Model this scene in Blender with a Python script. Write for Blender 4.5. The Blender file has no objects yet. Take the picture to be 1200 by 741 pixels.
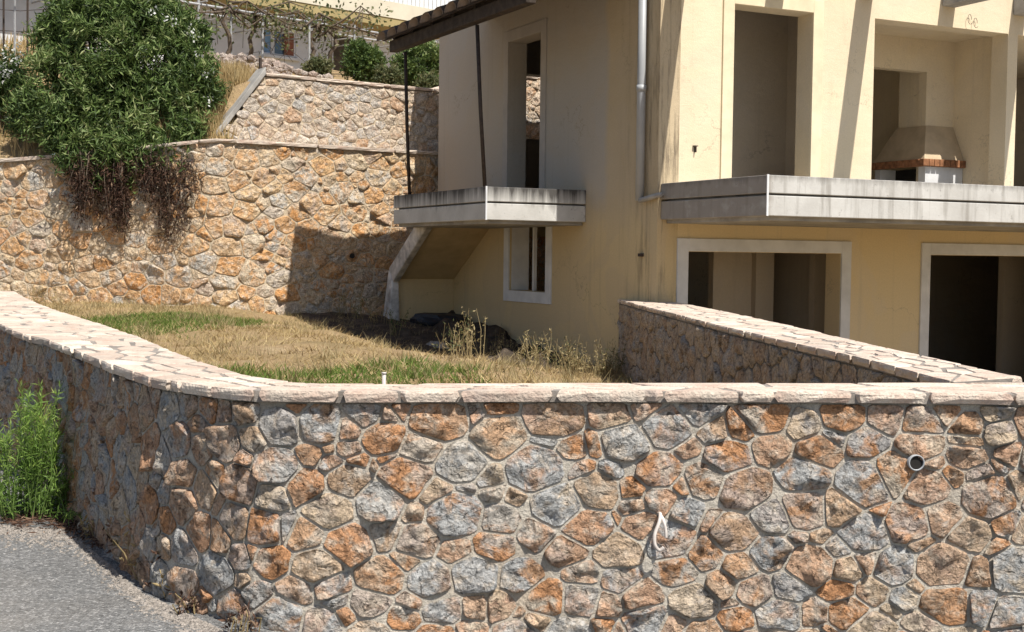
import bpy, bmesh, math, random
import numpy as np
from mathutils import Vector, Matrix, noise

# ------------------------------------------------------------------ camera, sky, sun, exposure
S = bpy.context.scene
COL = S.collection
EYE = 1.65
FOC, PITCH, ROLL, YAW = 1521.0, math.radians(-2.653), math.radians(0.667), math.radians(25.935)
fw = np.array([0, math.cos(PITCH), math.sin(PITCH)])
_u0 = np.cross([1, 0, 0], fw)
rt = math.cos(ROLL) * np.array([1.0, 0, 0]) + math.sin(ROLL) * _u0
up = -math.sin(ROLL) * np.array([1.0, 0, 0]) + math.cos(ROLL) * _u0
CAMP = np.array([0, 0, EYE])
cam = bpy.data.cameras.new('camera')
camo = bpy.data.objects.new('camera', cam)
COL.objects.link(camo)
cam.sensor_fit = 'HORIZONTAL'
cam.sensor_width = 36
cam.lens = 36 * FOC / 1200
cam.clip_start = 0.05
cam.clip_end = 2000
m = Matrix.Identity(4)
for r in range(3):
    m[r][0], m[r][1], m[r][2], m[r][3] = rt[r], up[r], -fw[r], CAMP[r]
camo.matrix_world = m
S.camera = camo

SUN_DIR = Vector((-0.39, 0.50, -1.0)).normalized()      # the way the light travels
W = bpy.data.worlds.new('World')
S.world = W
W.use_nodes = True
wn = W.node_tree
sky = wn.nodes.new('ShaderNodeTexSky')
sky.sky_type = 'NISHITA'
sky.sun_disc = False
sky.sun_elevation = math.asin(-SUN_DIR.z)
sky.sun_rotation = math.atan2(-SUN_DIR.x, -SUN_DIR.y)
sky.dust_density = 1.5
bg = wn.nodes['Background']
wn.links.new(sky.outputs[0], bg.inputs[0])
bg.inputs[1].default_value = 0.078
sl = bpy.data.lights.new('sun', 'SUN')
sl.energy = 5.0
sl.angle = math.radians(0.53)
sl.color = (1.0, 0.95, 0.87)
so = bpy.data.objects.new('sun', sl)
COL.objects.link(so)
so.rotation_euler = SUN_DIR.to_track_quat('-Z', 'Y').to_euler()
so.location = (6, -6, 14)
S.view_settings.view_transform = 'Standard'
S.view_settings.look = 'None'
S.view_settings.exposure = 0.42
S.view_settings.gamma = 1
S.render.engine = 'CYCLES'
S.cycles.use_denoising = True
S.cycles.max_bounces = 8
S.cycles.transparent_max_bounces = 8

# ------------------------------------------------------------------ helpers
def ray(x, y):
    return fw + rt * (x - 600) / FOC - up * (y - 370.5) / FOC
def atz(x, y, z):
    d = ray(x, y); return CAMP + d * (z - EYE) / d[2]
def atD(x, y, D):
    d = ray(x, y); return CAMP + d * D / d[1]
def lerp(a, b, t): return a + (b - a) * t
def sstep(a, b, x):
    t = min(1, max(0, (x - a) / (b - a))); return t * t * (3 - 2 * t)
def nsstep(a, b, x):
    t = np.clip((x - a) / (b - a), 0, 1); return t * t * (3 - 2 * t)

def tag(o, label=None, cat=None, group=None, kind=None):
    if label: o['label'] = label
    if cat: o['category'] = cat
    if group: o['group'] = group
    if kind: o['kind'] = kind
    return o
def empty(name, loc=(0, 0, 0), rz=0):
    o = bpy.data.objects.new(name, None)
    o.location = loc
    o.rotation_euler = (0, 0, rz)
    o.empty_display_size = 0.2
    COL.objects.link(o)
    return o
def link(name, me, mat=None, parent=None):
    o = bpy.data.objects.new(name, me)
    COL.objects.link(o)
    if mat is not None and len(me.materials) == 0: me.materials.append(mat)
    if parent is not None: o.parent = parent
    return o
def mesh(name, v, f, mat=None, parent=None, smooth=False, rnd=None):
    me = bpy.data.meshes.new(name)
    me.from_pydata([tuple(p) for p in v], [], f)
    me.update()
    if rnd is not None:
        a = me.attributes.new('rnd', 'FLOAT', 'POINT'); a.data.foreach_set('value', np.broadcast_to(np.asarray(rnd, np.float32), len(v)).copy())
    if smooth:
        me.polygons.foreach_set('use_smooth', [True] * len(me.polygons))
    return link(name, me, mat, parent)
def npmesh(name, V, F, mat=None, parent=None, attr=None, smooth=False):
    """V (n,3) array, F (m,k) array of k-gons, attr: per-vertex float 'var'"""
    me = bpy.data.meshes.new(name)
    V = np.asarray(V, np.float32); F = np.asarray(F, np.int32)
    k = F.shape[1]
    me.vertices.add(len(V)); me.vertices.foreach_set('co', V.ravel())
    me.loops.add(F.size); me.loops.foreach_set('vertex_index', F.ravel())
    me.polygons.add(len(F)); me.polygons.foreach_set('loop_start', np.arange(0, F.size, k, dtype=np.int32))
    if attr is not None:
        a = me.attributes.new('var', 'FLOAT', 'POINT'); a.data.foreach_set('value', np.asarray(attr, np.float32))
    me.update(calc_edges=True)
    me.polygons.foreach_set('use_smooth', np.full(len(F), smooth, bool))
    return link(name, me, mat, parent)

class MB:
    def __init__(s): s.v = []; s.f = []
    def box(s, a, b):
        x0, y0, z0 = a; x1, y1, z1 = b
        n = len(s.v)
        s.v += [(x0, y0, z0), (x1, y0, z0), (x1, y1, z0), (x0, y1, z0), (x0, y0, z1), (x1, y0, z1), (x1, y1, z1), (x0, y1, z1)]
        s.f += [tuple(n + i for i in q) for q in ((0, 3, 2, 1), (4, 5, 6, 7), (0, 1, 5, 4), (1, 2, 6, 5), (2, 3, 7, 6), (3, 0, 4, 7))]
        return s
    def hexa(s, c):
        n = len(s.v); s.v += [tuple(p) for p in c]
        s.f += [tuple(n + i for i in q) for q in ((0, 3, 2, 1), (4, 5, 6, 7), (0, 1, 5, 4), (1, 2, 6, 5), (2, 3, 7, 6), (3, 0, 4, 7))]
        return s
    def tube(s, pts, r, seg=8, cap=True):
        pts = [Vector(p) for p in pts]; n = len(s.v)
        rs = r if isinstance(r, (list, tuple)) else [r] * len(pts)
        t0 = (pts[1] - pts[0]).normalized()
        a = t0.orthogonal().normalized()
        for i, p in enumerate(pts):
            t = (pts[min(i + 1, len(pts) - 1)] - pts[max(i - 1, 0)]).normalized()
            a = (a - t * a.dot(t)).normalized(); b = t.cross(a)
            for k in range(seg):
                w = 2 * math.pi * k / seg
                s.v.append(tuple(p + (a * math.cos(w) + b * math.sin(w)) * rs[i]))
        for i in range(len(pts) - 1):
            for k in range(seg):
                k2 = (k + 1) % seg
                s.f.append((n + i * seg + k, n + i * seg + k2, n + (i + 1) * seg + k2, n + (i + 1) * seg + k))
        if cap:
            s.f.append(tuple(n + k for k in reversed(range(seg))))
            s.f.append(tuple(n + (len(pts) - 1) * seg + k for k in range(seg)))
        return s
    def build(s, name, mat, parent=None, smooth=False, bevel=0):
        o = mesh(name, s.v, s.f, mat, parent, smooth)
        if bevel:
            md = o.modifiers.new('bevel', 'BEVEL'); md.width = bevel; md.segments = 2; md.limit_method = 'ANGLE'
        return o

# ------------------------------------------------------------------ materials
class NT:
    def __init__(s, name):
        s.m = bpy.data.materials.new(name); s.m.use_nodes = True
        s.t = s.m.node_tree; s.b = s.t.nodes['Principled BSDF']
        s.b.inputs['Roughness'].default_value = 0.9
        s.b.inputs['Specular IOR Level'].default_value = 0.25
    def n(s, typ, **kw):
        x = s.t.nodes.new('ShaderNode' + typ)
        for k, v in kw.items(): setattr(x, k, v)
        return x
    def put(s, sock, v):
        if hasattr(v, 'is_linked') or hasattr(v, 'links'): s.t.links.new(v, sock)
        else:
            if hasattr(sock, 'default_value'):
                if isinstance(v, (tuple, list)) and len(v) == 3 and len(sock.default_value) == 4: v = (*v, 1)
                sock.default_value = v
    def coord(s, kind='Object'): return s.n('TexCoord').outputs[kind]
    def noise(s, vec, scale, detail=4, rough=.55, dist=0, out=0):
        x = s.n('TexNoise'); s.put(x.inputs['Vector'], vec)
        x.inputs['Scale'].default_value = scale; x.inputs['Detail'].default_value = detail
        x.inputs['Roughness'].default_value = rough; x.inputs['Distortion'].default_value = dist
        return x.outputs[out]
    def voro(s, vec, scale, feature='F1', out='Distance', rnd=1):
        x = s.n('TexVoronoi', feature=feature); s.put(x.inputs['Vector'], vec); x.inputs['Scale'].default_value = scale
        x.inputs['Randomness'].default_value = rnd
        return x.outputs[out]
    def ramp(s, fac, stops, interp='LINEAR'):
        x = s.n('ValToRGB'); x.color_ramp.interpolation = interp
        e = x.color_ramp.elements
        while len(e) > 1: e.remove(e[0])
        for i, (p, c) in enumerate(stops):
            q = e[0] if i == 0 else e.new(p)
            q.position = p
            q.color = (*c, 1) if isinstance(c, (tuple, list)) else (c, c, c, 1)
        s.put(x.inputs[0], fac); return x.outputs[0]
    def mix(s, fac, a, b, mode='MIX'):
        x = s.n('Mix', data_type='RGBA', blend_type=mode)
        s.put(x.inputs[0], fac); s.put(x.inputs[6], a); s.put(x.inputs[7], b); return x.outputs[2]
    def math(s, op, a, b=0, c=None, clamp=False):
        x = s.n('Math', operation=op, use_clamp=clamp); s.put(x.inputs[0], a); s.put(x.inputs[1], b)
        if c is not None: s.put(x.inputs[2], c)
        return x.outputs[0]
    def vmath(s, op, a, b):
        x = s.n('VectorMath', operation=op); s.put(x.inputs[0], a); s.put(x.inputs[1], b); return x.outputs[0]
    def mapping(s, vec, scale=(1, 1, 1), loc=(0, 0, 0)):
        x = s.n('Mapping'); s.put(x.inputs[0], vec); x.inputs['Scale'].default_value = scale; x.inputs['Location'].default_value = loc
        return x.outputs[0]
    def sep(s, vec):
        x = s.n('SeparateXYZ'); s.put(x.inputs[0], vec); return x.outputs
    def bump(s, h, strength=.5, dist=.02, normal=None):
        x = s.n('Bump'); x.inputs['Strength'].default_value = strength; x.inputs['Distance'].default_value = dist
        s.put(x.inputs['Height'], h)
        if normal is not None: s.put(x.inputs['Normal'], normal)
        return x.outputs[0]
    def done(s, col=None, normal=None, rough=None, spec=None, metal=None):
        if col is not None: s.put(s.b.inputs['Base Color'], col)
        if normal is not None: s.put(s.b.inputs['Normal'], normal)
        if rough is not None: s.put(s.b.inputs['Roughness'], rough)
        if spec is not None: s.b.inputs['Specular IOR Level'].default_value = spec
        if metal is not None: s.b.inputs['Metallic'].default_value = metal
        return s.m

def mat_stone(name, stops, rust, scale=1.0, bump=1.0, patch=(.47, .6), dark=.55):
    t = NT(name)
    rnd = t.n('Attribute', attribute_name='rnd').outputs['Fac']
    off = t.n('CombineXYZ')
    for i, k in enumerate((37.1, 71.7, 13.3)): t.put(off.inputs[i], t.math('MULTIPLY', rnd, k))
    vec = t.vmath('ADD', t.coord(), off.outputs[0])
    base = t.ramp(rnd, stops)
    r2 = t.math('FRACT', t.math('MULTIPLY', rnd, 7.37))
    second = t.ramp(r2, rust)
    p = t.ramp(t.noise(vec, 8 * scale, 6, .62, .6), [(patch[0], 0.0), (patch[1], 1.0)])
    c = t.mix(p, base, second)
    # pale crust
    cr = t.ramp(t.noise(vec, 15 * scale, 6, .65), [(.50, 0.0), (.64, 0.8)])
    c = t.mix(cr, c, (.58, .49, .39))
    # grain
    g = t.ramp(t.noise(vec, 70 * scale, 5, .7), [(.3, .45), (.5, 1.0), (.72, 1.45)])
    c = t.mix(1, c, g, 'MULTIPLY')
    # dark pits and cracks
    pit = t.ramp(t.noise(vec, 26 * scale, 4, .6, 1.2), [(.3, dark), (.42, 1.0)])
    c = t.mix(1, c, pit, 'MULTIPLY')
    h1 = t.noise(vec, 11 * scale, 8, .65, .4)
    h2 = t.voro(vec, 17 * scale, 'F1')
    h3 = t.noise(vec, 26 * scale, 4, .6, 1.2)
    hh = t.math('ADD', t.math('ADD', h1, t.math('MULTIPLY', h2, .35)), t.math('MULTIPLY', t.ramp(h3, [(.3, 0.0), (.42, 1.0)]), .25))
    return t.done(c, t.bump(hh, bump, .085 / scale), .92, .15)

GREY, GREYB, BEIGE, BROWN, RUST, PINK, CREAM = (.46, .44, .405), (.42, .42, .41), (.57, .45, .32), (.44, .285, .18), (.52, .27, .135), (.52, .33, .22), (.60, .50, .38)
STONE = mat_stone('stone', [(0, GREYB), (.16, GREYB), (.26, GREY), (.32, PINK), (.44, BROWN), (.52, BEIGE), (.62, PINK), (.74, RUST), (.86, RUST), (.92, BEIGE), (1, GREYB)],
                  [(0, BROWN), (.2, RUST), (.4, GREY), (.55, CREAM), (.7, PINK), (.85, GREYB), (1, RUST)])
STONE_BACK = mat_stone('stone_terrace', [(0, (.50, .48, .44)), (.18, (.60, .49, .35)), (.34, (.62, .42, .23)), (.48, (.58, .29, .11)), (.6, (.60, .50, .36)), (.74, (.62, .36, .17)), (.88, (.58, .46, .32)), (1, (.50, .48, .44))],
                       [(0, (.60, .30, .115)), (.35, (.60, .47, .31)), (.7, (.55, .27, .10)), (1, (.50, .47, .42))], .7, .8, (.44, .58), .6)
STONE_UPPER = mat_stone('stone_upper', [(0, (.46, .44, .41)), (.25, (.56, .47, .38)), (.5, (.60, .49, .37)), (.62, (.52, .33, .2)), (.75, (.58, .50, .41)), (1, (.50, .47, .43))],
                        [(0, (.54, .36, .23)), (.35, (.58, .50, .40)), (.7, (.50, .33, .22)), (1, (.48, .45, .41))], .7, .8, (.47, .62), .6)
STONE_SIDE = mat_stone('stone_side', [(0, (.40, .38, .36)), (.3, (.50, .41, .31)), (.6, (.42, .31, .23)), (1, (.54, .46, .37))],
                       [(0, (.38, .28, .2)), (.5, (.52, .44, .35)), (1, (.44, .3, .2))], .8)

def mat_mortar(name, col, scale=1):
    t = NT(name); v = t.coord()
    c = t.mix(t.ramp(t.noise(v, 5 * scale, 6, .6), [(.35, 0.0), (.65, 1.0)]), col, tuple(k * .72 for k in col))
    c = t.mix(t.ramp(t.noise(v, 2.2 * scale, 4, .6), [(.52, 0.0), (.7, .6)]), c, (.42, .33, .24))
    g = t.ramp(t.noise(v, 160 * scale, 3, .7), [(.3, .75), (.7, 1.2)])
    c = t.mix(1, c, g, 'MULTIPLY')
    return t.done(c, t.bump(t.math('ADD', t.noise(v, 40 * scale, 6, .7), t.noise(v, 9 * scale, 3)), .7, .03), .95, .1)
MORTAR = mat_mortar('mortar', (.58, .53, .45))
MORTAR_BACK = mat_mortar('mortar_terrace', (.62, .52, .38), .5)

def mat_flag():
    t = NT('flagstone')
    rnd = t.n('ObjectInfo').outputs['Random']
    off = t.n('CombineXYZ')
    for i, k in enumerate((31.1, 17.7, 53.3)): t.put(off.inputs[i], t.math('MULTIPLY', rnd, k))
    v = t.vmath('ADD', t.coord(), off.outputs[0])
    c = t.ramp(rnd, [(0, (.68, .58, .48)), (.3, (.55, .45, .37)), (.55, (.72, .63, .53)), (.8, (.50, .42, .345)), (1, (.67, .58, .485))])
    c = t.mix(t.ramp(t.noise(v, 7, 5, .6), [(.45, 0.0), (.68, .8)]), c, (.47, .33, .26))
    c = t.mix(t.ramp(t.noise(v, 3.3, 6, .65), [(.56, 0.0), (.68, .6)]), c, (.36, .31, .28))
    c = t.mix(1, c, t.ramp(t.noise(v, 90, 4, .7), [(.3, .8), (.7, 1.15)]), 'MULTIPLY')
    return t.done(c, t.bump(t.math('ADD', t.noise(v, 12, 7, .6), t.noise(v, 60, 3)), .5, .02), .9, .2)
FLAG = mat_flag()
def mat_bed():
    t = NT('coping_mortar'); v = t.coord()
    c = t.ramp(t.noise(v, 6, 6, .65), [(.35, (.19, .17, .15)), (.6, (.30, .27, .24))])
    return t.done(c, t.bump(t.noise(v, 60, 5, .7), .5, .01))
BED = mat_bed()

def mat_asphalt():
    t = NT('asphalt'); v = t.coord()
    agg = t.voro(v, 95, 'F1', 'Color')
    a = t.sep(agg)[0]
    c = t.ramp(a, [(0, (.13, .13, .128)), (.5, (.20, .20, .197)), (.85, (.26, .257, .25)), (1, (.42, .41, .40))])
    big = t.ramp(t.noise(v, 1.3, 5, .6), [(.35, .82), (.65, 1.12)])
    c = t.mix(1, c, big, 'MULTIPLY')
    c = t.mix(1, c, t.ramp(t.noise(v, 30, 4, .7), [(.3, .8), (.7, 1.15)]), 'MULTIPLY')
    dust = t.ramp(t.noise(v, .7, 4, .6), [(.5, 0.0), (.75, .4)])
    c = t.mix(dust, c, (.33, .29, .24))
    h = t.math('ADD', t.math('MULTIPLY', t.voro(v, 95, 'F1'), -1.0), t.noise(v, 110, 3))
    return t.done(c, t.bump(h, .9, .012), .93, .2)
ASPHALT = mat_asphalt()

def mat_soil():
    t = NT('dry_soil'); v = t.coord()
    c = t.ramp(t.noise(v, .9, 7, .7), [(.3, (.20, .155, .075)), (.45, (.34, .25, .13)), (.55, (.38, .27, .15)), (.7, (.46, .36, .22))])
    c = t.mix(t.ramp(t.noise(v, 14, 5, .7), [(.45, 0.0), (.7, .7)]), c, (.24, .165, .10))
    c = t.mix(1, c, t.ramp(t.noise(t.mapping(v, (60, 60, 60)), 1, 4, .7), [(.3, .7), (.7, 1.25)]), 'MULTIPLY')
    return t.done(c, t.bump(t.math('ADD', t.noise(v, 25, 6, .7), t.noise(v, 5, 3)), .8, .05), 1, .1)
SOIL = mat_soil()
def mat_darksoil_shade():
    t = NT('dark_soil_shade'); v = t.coord()
    c = t.ramp(t.noise(v, 4, 6, .65), [(.3, (.045, .036, .03)), (.55, (.095, .075, .06)), (.75, (.2, .155, .115))])  # dark soil tone that also stands in for shade in the trench
    return t.done(c, t.bump(t.noise(v, 14, 7, .7), 1, .06), 1, .1)
DARKSOIL_SHADE = mat_darksoil_shade()
def simple(name, col, var=.25, scale=6, rough=.85, spec=.25, bump=.2, bs=40, metal=0, dist=.01):
    t = NT(name); v = t.coord()
    c = t.mix(t.ramp(t.noise(v, scale, 5, .6), [(.35, 0.0), (.65, 1.0)]), tuple(k * (1 - var) for k in col), tuple(min(1, k * (1 + var * .6)) for k in col))
    return t.done(c, t.bump(t.noise(v, bs, 4, .65), bump, dist), rough, spec, metal)

def mat_plaster(name, col, grey=None, low=None):
    """house paint; 'grey' = bare cement render on the upper part of the side wall (house-local coordinates)"""
    t = NT(name); v = t.coord()
    c = t.mix(t.ramp(t.noise(v, .9, 5, .6), [(.3, 0.0), (.7, 1.0)]), col, tuple(k * f for k, f in zip(col, (.90, .88, .82))))
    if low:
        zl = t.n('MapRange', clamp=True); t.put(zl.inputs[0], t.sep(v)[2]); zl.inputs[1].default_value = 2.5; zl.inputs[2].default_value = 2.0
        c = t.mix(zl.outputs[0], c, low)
    if grey:
        x, y, z = t.sep(v)
        wob = t.math('MULTIPLY', t.math('SUBTRACT', t.noise(v, 1.2, 4), .5), .8)
        up_ = t.ramp(t.math('ADD', z, wob), [(0, 0.0), (1, 1.0)])
        mz = t.n('MapRange', clamp=True); t.put(mz.inputs[0], t.math('ADD', z, wob)); mz.inputs[1].default_value = 2.3; mz.inputs[2].default_value = 2.7
        my = t.n('MapRange', clamp=True); t.put(my.inputs[0], t.math('ADD', y, t.math('MULTIPLY', wob, .4))); my.inputs[1].default_value = 1.22; my.inputs[2].default_value = 1.36
        c = t.mix(t.math('MULTIPLY', mz.outputs[0], my.outputs[0]), c, grey)
    if grey:
        cg = t.n('MapRange', clamp=True); t.put(cg.inputs[0], y); cg.inputs[1].default_value = 1.0; cg.inputs[2].default_value = .0
        gn = t.ramp(t.noise(t.mapping(v, (9, 9, .9)), 1, 6, .7), [(.5, 0.0), (.66, .85)])
        c = t.mix(t.math('MULTIPLY', cg.outputs[0], gn), c, (.13, .10, .07))
    # run-off streaks and grime
    st = t.ramp(t.noise(t.mapping(v, (7, 7, .35)), 1, 5, .65), [(.56, 0.0), (.78, .35)])
    c = t.mix(st, c, tuple(k * .55 for k in col))
    sp = t.ramp(t.noise(v, 3.1, 7, .72), [(.62, 0.0), (.74, .45)])
    c = t.mix(sp, c, tuple(k * .62 for k in col))
    wv = t.vmath('ADD', v, t.mix(1, (0, 0, 0), t.noise(v, 3, 4, .6, 0, 1), 'ADD'))
    crk = t.ramp(t.voro(wv, .55, 'DISTANCE_TO_EDGE'), [(.0, 1.0), (.007, 0.0)])
    crk = t.math('MULTIPLY', crk, t.ramp(t.noise(v, .8, 3), [(.48, 0.0), (.6, .6)]))
    c = t.mix(crk, c, tuple(k * .4 for k in col))
    pa = t.ramp(t.noise(v, .55, 3, .5, 1.5), [(.50, 0.0), (.53, .22)])
    c = t.mix(pa, c, tuple(min(1, k * q) for k, q in zip(col, (.86, .87, .93))))
    c = t.mix(1, c, t.ramp(t.noise(v, 45, 4, .7), [(.3, .93), (.7, 1.05)]), 'MULTIPLY')
    return t.done(c, t.bump(t.math('ADD', t.noise(v, 70, 4, .6), t.math('MULTIPLY', t.noise(t.mapping(v, (3, 3, 5)), 1, 5, .6), 2.5)), .3, .012), .9, .2)
YELLOW = (.66, .53, .31)
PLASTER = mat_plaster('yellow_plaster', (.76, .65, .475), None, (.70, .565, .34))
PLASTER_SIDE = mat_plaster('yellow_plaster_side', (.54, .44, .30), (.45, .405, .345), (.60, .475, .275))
PLASTER_IN = mat_plaster('inner_plaster', (.58, .50, .40))
TRIM = simple('window_trim', (.66, .67, .68), .12, 3, .8)
TRIM_WARM = simple('door_trim', (.74, .64, .45), .12, 3, .85)

def mat_fascia():
    t = NT('balcony_concrete'); v = t.coord()
    c = t.mix(t.ramp(t.noise(v, 2.5, 6, .6), [(.35, 0.0), (.7, 1.0)]), (.60, .59, .56), (.46, .45, .42))
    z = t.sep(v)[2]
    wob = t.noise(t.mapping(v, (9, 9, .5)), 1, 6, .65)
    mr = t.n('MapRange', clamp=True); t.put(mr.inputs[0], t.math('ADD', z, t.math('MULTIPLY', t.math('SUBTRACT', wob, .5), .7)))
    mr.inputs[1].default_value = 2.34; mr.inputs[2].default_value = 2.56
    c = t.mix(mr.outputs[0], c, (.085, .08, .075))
    c = t.mix(t.ramp(t.noise(v, 13, 5, .7), [(.64, 0.0), (.72, .6)]), c, (.17, .16, .15))
    return t.done(c, t.bump(t.noise(v, 50, 5, .7), .3, .01), .9, .2)
FASCIA = mat_fascia()
def mat_fascia_front():
    t = NT('whitewashed_concrete'); v = t.coord()
    c = t.mix(t.ramp(t.noise(v, 2.5, 6, .6), [(.35, 0.0), (.7, 1.0)]), (.56, .555, .53), (.44, .43, .405))
    c = t.mix(t.ramp(t.noise(v, 12, 5, .7), [(.62, 0.0), (.72, .7)]), c, (.20, .19, .175))
    c = t.mix(t.ramp(t.noise(t.mapping(v, (11, 11, .8)), 1, 5, .6), [(.52, 0.0), (.68, .65)]), c, (.26, .245, .22))
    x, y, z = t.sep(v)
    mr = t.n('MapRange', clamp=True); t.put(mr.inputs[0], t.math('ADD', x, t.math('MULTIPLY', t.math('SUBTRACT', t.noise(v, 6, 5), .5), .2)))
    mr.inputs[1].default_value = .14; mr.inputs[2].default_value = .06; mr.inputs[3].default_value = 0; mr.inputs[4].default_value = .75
    c = t.mix(mr.outputs[0], c, (.24, .21, .18))  # darker left end: dirt plus the end face's shade, painted in
    mt = t.n('MapRange', clamp=True); t.put(mt.inputs[0], t.math('ADD', z, t.math('MULTIPLY', t.math('SUBTRACT', t.noise(t.mapping(v, (7, 7, 2)), 1, 6, .7), .5), .28)))
    mt.inputs[1].default_value = 2.49; mt.inputs[2].default_value = 2.60; mt.inputs[3].default_value = 0; mt.inputs[4].default_value = .7
    c = t.mix(mt.outputs[0], c, (.12, .11, .10))
    return t.done(c, t.bump(t.noise(v, 50, 5, .7), .3, .01), .9, .2)
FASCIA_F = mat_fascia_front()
CONCRETE = simple('grey_concrete', (.36, .345, .32), .3, 3, .92, .2, .4, 30)
WHITE_CEM = simple('white_cement', (.55, .53, .50), .45, 5, .92, .2, .5, 25)
WOOD = simple('dark_wood', (.055, .04, .03), .4, 9, .8, .3, .5, 30)
TILE = simple('clay_tile', (.24, .19, .155), .4, 6, .85, .2, .4, 25)
RUSTM = simple('rusty_pipe', (.05, .034, .026), .4, 20, .7, .4, .4, 80)
PVC = simple('grey_pvc', (.36, .37, .38), .08, 3, .45, .5, .05, 30)
PVCW = simple('white_pvc', (.62, .56, .51), .25, 14, .5, .5, .05, 30)
BLACK = simple('dark_inside', (.02, .018, .016), .2, 6)
BRICKM = simple('brick_band', (.30, .14, .07), .4, 14, .9, .2, .4, 40)
GLASS = NT('window_glass').done((.05, .09, .14), None, .08, .8)
BLUE = simple('blue_paint', (.20, .34, .52), .2, 5, .6)
REDBROWN = simple('red_brown_paint', (.26, .10, .06), .3, 8, .7)
FARWALL = simple('far_grey_render', (.66, .67, .69), .14, 1.2, .9)
FARBEIGE = simple('far_beige_paint', (.64, .59, .47), .12, 1.2, .9)
OCHRE = simple('ochre_paint', (.36, .29, .14), .15, 1.2, .9)
STEEL = simple('galvanised_pipe', (.42, .42, .42), .2, 10, .5, .5, .1, 50, .4)
BARK = simple('bark', (.13, .10, .075), .4, 18, .95, .15, .8, 40)
PLASTIC = simple('black_plastic', (.022, .025, .032), .3, 7, .5, .4, .4, 10)

def mat_leaf(name, stops, trans=.25, rough=.55, spec=.35):
    t = NT(name)
    a = t.n('Attribute', attribute_name='var')
    c = t.ramp(a.outputs['Fac'], stops)
    t.done(c, None, rough, spec)
    if trans:
        tr = t.n('BsdfTranslucent'); t.put(tr.inputs[0], c)
        mx = t.n('MixShader'); mx.inputs[0].default_value = trans
        t.t.links.new(t.b.outputs[0], mx.inputs[1]); t.t.links.new(tr.outputs[0], mx.inputs[2])
        t.t.links.new(mx.outputs[0], t.t.nodes['Material Output'].inputs[0])
    return t.m
LEAF = mat_leaf('oleander_leaf', [(0, (.022, .042, .010)), (.35, (.078, .13, .032)), (.7, (.155, .225, .062)), (1, (.33, .37, .16))])
LEAFB = mat_leaf('shrub_leaf', [(0, (.03, .06, .015)), (.5, (.07, .12, .03)), (1, (.16, .22, .06))])
LEAFW = mat_leaf('weed_leaf', [(0, (.06, .12, .02)), (.5, (.15, .26, .045)), (.85, (.26, .37, .08)), (1, (.36, .36, .10))], .35)
LEAFV = mat_leaf('vine_leaf', [(0, (.06, .08, .03)), (.5, (.13, .15, .06)), (1, (.24, .22, .11))], .4)
DEAD = mat_leaf('dead_leaf', [(0, (.03, .018, .014)), (.5, (.075, .042, .03)), (.85, (.16, .095, .065)), (1, (.30, .21, .14))], .1, .9, .1)
GRASSG = mat_leaf('green_grass', [(0, (.06, .10, .02)), (.5, (.12, .19, .035)), (1, (.22, .27, .07))], .35, .7, .2)
WEEDD = mat_leaf('dry_weed', [(0, (.14, .12, .05)), (.5, (.30, .24, .12)), (1, (.46, .38, .22))], .2, .9, .1)
GRASSD = mat_leaf('dry_grass', [(0, (.24, .165, .075)), (.5, (.42, .31, .15)), (1, (.58, .46, .25))], .25, .9, .1)
PETAL = mat_leaf('white_petal', [(0, (.62, .64, .58)), (1, (.82, .82, .78))], .3)

# ------------------------------------------------------------------ stone laying
def clip(poly, nx, ny, d):
    """keep points with nx*x+ny*y <= d"""
    out = []
    for i in range(len(poly)):
        a, b = poly[i], poly[(i + 1) % len(poly)]
        da, db = nx * a[0] + ny * a[1] - d, nx * b[0] + ny * b[1] - d
        if da <= 0: out.append(a)
        if (da < 0 < db) or (db < 0 < da):
            t = da / (da - db); out.append((a[0] + (b[0] - a[0]) * t, a[1] + (b[1] - a[1]) * t))
    return out
def area_cent(p):
    A = cx = cy = 0
    for i in range(len(p)):
        x0, y0 = p[i]; x1, y1 = p[(i + 1) % len(p)]
        k = x0 * y1 - x1 * y0; A += k; cx += (x0 + x1) * k; cy += (y0 + y1) * k
    if abs(A) < 1e-9: return 0, p[0]
    return A / 2, (cx / (3 * A), cy / (3 * A))
def cells(rng, L, H, n, asp=1.25, joint=.01, lloyd=2, wvar=.25, dens=None):
    """power-diagram cells filling [0,L]x[0,H], each drawn in by half a joint"""
    l = L / asp
    pts = []
    while len(pts) < n:
        q = (rng.uniform(0, l), rng.uniform(0, H))
        if dens is None or rng.random() < dens(q[0] * asp): pts.append(q)
    pts = np.array(pts)
    unit = math.sqrt(l * H / n)
    wt = np.array([rng.uniform(-wvar, wvar) for _ in range(n)]) * unit * unit
    for it in range(lloyd + 1):
        last = it == lloyd; res = []
        for i in range(n):
            j = joint * .5 if last else 0
            poly = [(j / asp, j), (l - j / asp, j), (l - j / asp, H - j), (j / asp, H - j)]
            d = pts - pts[i]; d2 = (d * d).sum(1)
            for k in np.argsort(d2)[1:26]:
                D = math.sqrt(d2[k]); 
                if D < 1e-6: continue
                nx, ny = d[k] / D
                dd = nx * pts[i][0] + ny * pts[i][1] + (d2[k] + wt[i] - wt[k]) / (2 * D)
                if last: dd -= j * math.hypot(nx / asp, ny)
                poly = clip(poly, nx, ny, dd)
                if len(poly) < 3: break
            if len(poly) < 3: res.append(None); continue
            A, c = area_cent(poly)
            res.append(poly if A > 0 else None)
            if not last and A > 0: pts[i] = c
    return [[(x * asp, y) for x, y in p] for p in res if p]
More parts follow.
